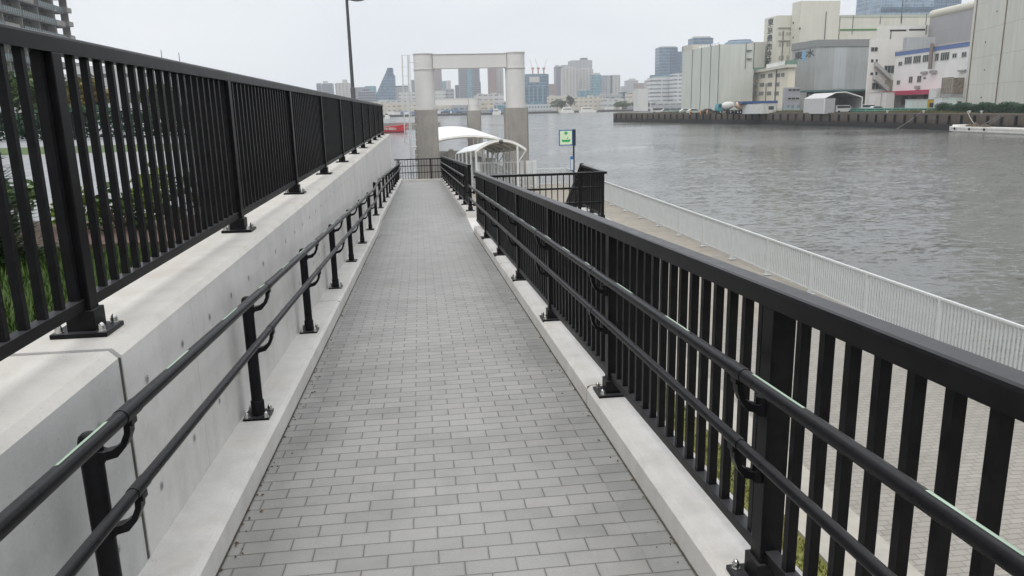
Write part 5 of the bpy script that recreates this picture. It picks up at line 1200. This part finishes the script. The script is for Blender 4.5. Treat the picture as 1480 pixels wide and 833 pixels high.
sky('dark blue-grey tower block second from the left on the skyline', 465, 480.5, 121, 1280, res_d, parts=((0.1, 0.5, 4, None),))
sky('pale ribbed tower block with a rooftop box left of the lamp post', 484, 505.5, 120.5, 1150, res_p, parts=((0.5, 0.8, 5, None),))
sky('grey block just right of the lamp post', 513, 528, 126.5, 1500, res_d)
sky('pale glass block right of the lamp post', 527, 543, 125, 1250, gl_t)
sky('dark stepped block in front of the pale glass block', 517, 541, 133, 1050, res_d, parts=((0.3, 0.7, 4, res_d),))
# sail-shaped tower
Y = 1120; t = thing('sail_tower', 'blue-grey tower with one long slanting side like a sail', 'tower', (at(560, 150, Y).x, Y, ZF)); o = Vector(t.location)
def sp_(px, py): q = at(px, py, Y)-o; return Vector((q.x, 0, q.z))
prof = [sp_(540, 143), sp_(546, 131), sp_(552, 117), sp_(557, 106), sp_(560, 98.5), sp_(567.5, 98.5), sp_(568, 107), sp_(570.5, 109), sp_(571.5, 155), sp_(536, 155)]
prof = [Vector((p.x, 0, max(p.z, 0.0))) for p in prof]
m = MB(); m.prism(prof, (0, 0, 0), (0, 40, 0)); m.build('wall', gl_b, t)
m = MB(); m.prism([sp_(560.3, 98.3), sp_(567.4, 98.3), sp_(567.8, 111), sp_(560.5, 111)], (0, -0.6, 0), (0, -0.05, 0)); m.build('top_glazing', gl_d, t)
sky('low wide dark-roofed block right of the sail-shaped tower', 571.5, 592, 127, 1200, res_g, parts=((0.0, 1.0, 3, gl_d),))
sky('pale grey slab block behind the ladder mast', 576, 601, 134, 1000, low_w)
sky('grey tower tip between ladder mast and portal column', 594, 602, 116, 1500, res_d)
sky('mauve-brown tower framed by the left of the big portal', 622, 637.5, 88, 1300, res_r, parts=((0.2, 0.8, 3, None),))
sky('teal tower block inside the big portal', 637.8, 644.5, 117.5, 1500, gl_t)
sky('white-striped tower block beside the teal one', 644.5, 651.5, 117, 1480, res_p)
sky('pale low slab inside the big portal, left', 622, 644, 132, 1000, low_w)
sky('grey slab inside the big portal, beside the pale slab', 644.2, 656.5, 129, 1010, low_g)
sky('slim blue-grey block left of the double tower', 658, 664, 123.5, 1350, res_d)
t, w, h, d = sky('big grey double tower with a pale centre strip framed by the portal', 662.5, 692.5, 84, 1300, res_d, parts=((0.3, 0.6, 3, None),))
stripe(t, w, h, 0.38, 0.62, 0.02, 0.985, gl_t); stripe(t, w, h, 0.98, 1.04, 0.0, 0.55, res_d, 'side_wing')
sky('reddish tower framed by the right of the big portal', 705.5, 717, 86, 1250, res_b, parts=((0.2, 0.7, 3, None),))
sky('pale tower just behind the right portal column', 717.3, 727, 89, 1280, res_p)
t, w, h, d = sky('square blue glass building under construction with three cranes on top', 757, 793, 107.5, 1000, gl_b, zbase=ZF)
stripe(t, w, h, 0.0, 0.92, 0.0, 0.62, gl_d, 'lower_glazing'); stripe(t, w, h, 0.22, 0.62, 0.78, 0.93, plain('pale_hoarding', (0.45, 0.45, 0.42), 0.8), 'hoarding', 0.8)
for x0 in (0.18, 0.35, 0.52, 0.72): stripe(t, w, h, x0, x0+0.05, 0.02, 0.70, gl_t, 'facade_strip', 0.9)
redc = plain('crane_red', (0.36, 0.17, 0.15), 0.5)
for k, (px, tip) in enumerate(((770, (765.5, 85)), (778, (773, 84)), (786, (791, 85)))):
    b0 = at(px, 107.3, 1010); tp = at(tip[0], tip[1], 1010); cr = thing('tower_crane', ['red luffing crane at the left of the glass building roof', 'red luffing crane in the middle of the glass building roof', 'red luffing crane at the right of the glass building roof'][k], 'crane', b0, 0, 'cranes on the glass building')
    m = MB(); m.box2((-0.8, -0.8, 0), (0.8, 0.8, 6)); m.box2((-1.8, -1.2, 6.002), (1.8, 1.2, 8)); m.build('tower', redc, cr)
    m = MB(); q = tp-b0; m.tube([(0, 0, 7), (q.x, 0, q.z)], [0.35, 0.2], 6); m.build('jib', plain('crane_grey', (0.4, 0.36, 0.36), 0.5), cr)
block('glass_pavilion', 'low white curved pavilion at the foot of the blue glass building', 'pavilion', 757, 797, 152, 790, F('pavilion', (0.42, 0.44, 0.46), (0.18, 0.20, 0.22), 4.0, 3.0, 0.5, 0.6), parts=((0.2, 0.8, 3.0, gl_t),))
sky('brown block just right of the blue glass building', 792, 803.5, 122, 1300, res_b)
sky('dark slim tower left of the pale tower cluster', 803, 812, 96.5, 1350, res_d, parts=((0.1, 0.6, 3, None),))
sky('grey-brown tower behind the pale tower cluster, stepped top', 811, 826, 94.5, 1500, res_g)
sky('tallest grey tower behind the pale tower cluster', 825.5, 856, 87.5, 1550, res_g, parts=((0.5, 0.8, 5, M['darkgrey']),))
sky('pale twin tower in the cluster, left half', 813.5, 834, 99, 1200, res_p, parts=((0.2, 0.8, 2.5, None),))
sky('pale twin tower in the cluster, right half', 838, 857.5, 100.5, 1220, res_p, parts=((0.2, 0.8, 2.5, None),))
sky('grey recessed tower between the pale twin towers', 833, 839, 101, 1260, res_g)
sky('green-grey ribbed tower right of the pale twins', 856, 869, 108.5, 1180, gl_t, parts=((0.3, 0.9, 3, None),))
sky('light grey tower next to the blue-striped one', 868, 882.5, 109.5, 1220, res_g)
t, w, h, d = sky('beige tower with one dark blue vertical strip', 882, 896.5, 109, 1150, res_p); stripe(t, w, h, 0.0, 0.2, 0, 0.99, gl_d)
sky('small brown block left of the pale far towers', 900, 908, 125, 1500, res_g)
sky('pale far tower with a shiny top', 906, 922.5, 116.5, 1600, res_g, parts=((0.3, 0.8, 4, None),))
sky('dark blue low block on the far shore', 899, 909.5, 133, 1000, gl_d)
sky('maroon block behind the white tower block', 920, 938, 120.5, 1400, res_b)
sky('cream block with small windows beside the white tower block', 909.5, 924, 134, 860, low_c)
sky('plain white tower block near the tip of the quay', 922.5, 937, 129, 640, plain('plain_white_wall', (0.55, 0.54, 0.52), 0.8, var=0.05), zbase=ZF-1, depth=14)
sky('slim grey block left of the white glass offices', 937, 945, 116, 1000, res_p)
sky('wide white office with glazed bands and green-tinted top', 943, 975.5, 112, 760, off_w, parts=((0.02, 0.98, 2.5, gl_t),))
sky('white office with fine horizontal bands beside the ribbed warehouse', 976, 990, 107, 740, off_w)
t, w, h, d = sky('tall blue-grey glass tower with a notched corner', 953.5, 979.5, 68.5, 1050, gl_b, parts=((0.1, 0.95, 1.5, None),)); stripe(t, w, h, 0.6, 1.0, 0, 0.99, gl_d)
sky('darker blue tower tucked behind the notched glass tower', 979, 990.5, 75, 1100, gl_d)
sky('blue-grey angular tower rising behind the ribbed warehouse', 1002.5, 1031, 55, 900, gl_b, parts=((0.1, 0.9, 2, None),))
sky('lower step of the angular tower behind the ribbed warehouse', 993, 1004, 66, 890, gl_b)
# rounded glass top behind
Y = 800; t = thing('round_tower', 'rounded blue glass crown rising behind the pale warehouse', 'tower', (at(1069, 60, Y).x, Y, ZF)); w = at(1090, 60, Y).x-at(1049, 60, Y).x; h = at(1069, 60, Y).z-ZF
m = MB(); m.tube([(0, 0, 0), (0, 0, h-2), (0, 0, h)], [w/2, w/2, w*0.40], 40); m.build('wall', gl_b, t); m = MB(); m.tube([(0, 0, h), (0, 0, h+1.0)], w*0.38, 40); m.build('roof', gl_d, t)
t, w, h, d = sky('broad blue glass tower cut by the top of the photo at the right', 1276, 1353, -25, 620, F('glass_pale_blue', (0.25, 0.32, 0.40), (0.17, 0.25, 0.33), 4.0, 2.5, 0.75, 0.85, 0.15), zbase=ZQ)
stripe(t, w, h, 0.0, 1.0, 0.62, 0.665, gl_d, 'dark_band'); stripe(t, w, h, 0.0, 1.0, 0.76, 0.80, gl_d, 'dark_band')
sky('grey-blue tower right of the broad glass tower at the top of the photo', 1352, 1392, -18, 660, gl_b, zbase=ZQ)

# low buildings on the far shore
lows = [(425, 470, 146, 930, low_w, 'white low shed half hidden by the left fence top'), (470, 528, 147, 900, low_w, 'long low white shed below the lamp post skyline'), (526, 560, 149, 850, low_c, 'low cream shed left of the ladder mast'),
        (556, 579, 150, 820, low_c, 'low cream office by the far water, left of the ladder mast'), (577, 604, 151, 815, low_c, 'low cream office behind the ladder mast'), (540, 608, 146, 880, low_w, 'long white warehouse roof below the sail-shaped tower'),
        (600, 660, 151, 830, low_c, 'cream shed with blue base inside the portal'), (655, 674, 150, 815, low_g, 'grey-brown shed inside the portal'), (686, 728, 137, 860, low_w, 'long white sloping-roofed hall inside the portal, right side'),
        (690, 702, 148, 810, low_c, 'grey-cream block by the water inside the portal'), (702, 714, 144, 800, low_c, 'cream square block by the water inside the portal'), (713, 730, 152, 805, gl_t, 'low blue-teal shed by the right portal column'),
        (726, 762, 148, 850, low_g, 'low grey shed left of the blue glass building'), (793, 826, 139.5, 900, low_c, 'long cream terminal hall left part, on the far shore'), (818, 872, 141, 820, low_c, 'long beige wharf shed with windows on the far shore'),
        (838, 852, 131, 960, gl_t, 'small pale teal block between the pale towers'), (866, 900, 137, 940, low_g, 'grey low block behind the wharf sheds'), (871, 905, 144, 800, low_w, 'white low wharf office, right of the beige shed'), (896, 932, 146, 780, low_c, 'cream low sheds near the tip of the quay'), (930, 952, 149, 760, low_w, 'low white sheds behind the tip of the quay'), (948, 992, 150, 700, low_g, 'low dark sheds between white offices and quay')]
for x0, x1, y, Y, mt, lb in lows: block('wharf_building', lb, 'wharf building', x0, x1, y, Y, mt, 14, group='low buildings on the far shore', parts=((0.1, 0.3, 1.5, None), (0.6, 0.75, 2.0, None)))
m = MB(); a = at(631, 160, 800); b = at(668, 160, 800); m.box2((0, 0, 0), (b.x-a.x, 4, 3.5)); tag(m.build('blue_awning', plain('awning_blue', (0.06, 0.20, 0.34), 0.6), loc=(a.x, 796, ZF)), 'long low blue-roofed quayside shed inside the portal', 'shed')
# clutter of parked vehicles and shore trees
rnd = random.Random(8)
vc = [plain('far_vehicle_'+n, c, 0.4) for n, c in (('white', (0.6, 0.6, 0.6)), ('grey', (0.25, 0.26, 0.28)), ('dark', (0.05, 0.05, 0.06)), ('blue', (0.1, 0.16, 0.3)))]
for k in range(36):
    px = rnd.choice([rnd.uniform(556, 600), rnd.uniform(628, 672), rnd.uniform(688, 726), rnd.uniform(862, 925)]); Y = 757+rnd.uniform(0, 6); a = at(px, 165, Y); L = rnd.uniform(5, 9)
    m = MB(); m.box2((0, 0, 0.4), (L, 2.2, rnd.uniform(1.6, 3.2))); m.box2((0.4, 0.1, 0.0), (1.3, 2.0, 0.398)); m.box2((L-1.3, 0.1, 0.0), (L-0.4, 2.0, 0.398))
    tag(m.build('parked_truck', vc[k % 4], loc=(a.x, Y if px < 850 else Y-20, ZF)), ['small white truck', 'small grey truck', 'small dark truck', 'small blue truck'][k % 4]+' parked on the far shore', 'truck', 'trucks parked on the far shore')
for k, (px, h, w) in enumerate([(805, 11, 14), (811, 9, 11), (824, 14, 9), (742, 8, 9), (750, 7, 8), (887, 7, 8), (893, 8, 10), (903, 6.5, 9), (915, 7, 10), (927, 6, 8)]):
    a = at(px, 165, 758); tree(['dark round tree left of the white boats on the far shore', 'second dark round tree left of the white boats on the far shore', 'tall dark tree between the two white boats on the far shore', 'small tree left of the blue glass building', 'small tree at the foot of the blue glass building', 'low tree before the white wharf office', 'wider low tree before the white wharf office', 'low tree before the cream sheds', 'wide low tree before the cream sheds', 'last low tree before the tip of the quay'][k], a.x, 757 if px < 850 else 742, ZF, h, w, 'leafdark' if k < 3 else 'leaf', 700, 0.75, 'trees on the far shore', 60+k, 0.2)

# ------------------------------------------------------------------ haze
hz = MB(); hz.box2((-4200, -30, -8.0), (4200, 4100, 330)); ho = hz.build('haze', None or plain('haze_air', (1, 1, 1)))
hm, nt, b = newmat('haze_volume'); nt.nodes.remove(b); pv = nt.nodes.new('ShaderNodeVolumePrincipled'); pv.inputs['Color'].default_value = (0.93, 0.96, 1.0, 1); pv.inputs['Density'].default_value = 0.00027; pv.inputs['Anisotropy'].default_value = 0.2
nt.links.new(pv.outputs[0], nt.nodes['Material Output'].inputs['Volume']); ho.data.materials.clear(); ho.data.materials.append(hm); tag(ho, kind='stuff')

# ------------------------------------------------------------------ sky and sun
SUN_EL, SUN_AZ = math.radians(58), math.radians(-150)
w = bpy.data.worlds.new('World'); SC.world = w; w.use_nodes = True; nt = w.node_tree; bg = nt.nodes['Background']
sk = nt.nodes.new('ShaderNodeTexSky'); sk.sky_type = 'NISHITA'; sk.sun_disc = False; sk.sun_elevation = SUN_EL; sk.sun_rotation = SUN_AZ; sk.dust_density = 3.0
tc = nt.nodes.new('ShaderNodeTexCoord'); sx = nt.nodes.new('ShaderNodeSeparateXYZ'); nt.links.new(tc.outputs['Generated'], sx.inputs[0])
# flat cloud layer: project the direction on a plane overhead
mp = nt.nodes.new('ShaderNodeMapping'); mp.inputs['Scale'].default_value = (1.0, 1.0, 3.2); nt.links.new(tc.outputs['Generated'], mp.inputs['Vector'])
cl = noise(nt, mp.outputs[0], 2.6, 6, 0.5)
grey = ramp(nt, sx.outputs[2], [(0.0, (8.8, 9.05, 9.15)), (0.13, (8.6, 8.85, 9.1)), (0.40, (11.5, 11.8, 12.2)), (1.0, (17.5, 17.6, 17.8))])
grey = mixc(nt, 1.0, grey, ramp(nt, cl, [(0.34, (0.86, 0.88, 0.92)), (0.66, (1.09, 1.08, 1.06))]), 'MULTIPLY')
nt.links.new(mixc(nt, 0.93, sk.outputs[0], grey), bg.inputs['Color']); bg.inputs['Strength'].default_value = 0.1
sd = bpy.data.lights.new('sun', 'SUN'); sd.energy = 1.1; sd.angle = math.radians(25); sd.color = (1.0, 0.96, 0.90); so = bpy.data.objects.new('sun', sd); COL.objects.link(so)
dv = Vector((math.sin(SUN_AZ)*math.cos(SUN_EL), math.cos(SUN_AZ)*math.cos(SUN_EL), math.sin(SUN_EL)))
so.rotation_euler = dv.to_track_quat('Z', 'Y').to_euler()

# ------------------------------------------------------------------ render settings
SC.render.engine = 'CYCLES'; SC.cycles.use_denoising = True; SC.cycles.max_bounces = 6; SC.cycles.diffuse_bounces = 3; SC.cycles.glossy_bounces = 3; SC.cycles.volume_bounces = 1; SC.cycles.use_fast_gi = False
SC.view_settings.view_transform = 'Standard'; SC.view_settings.look = 'None'; SC.view_settings.exposure = 0.1; SC.view_settings.gamma = 1.0; SC.view_settings.use_curve_mapping = False
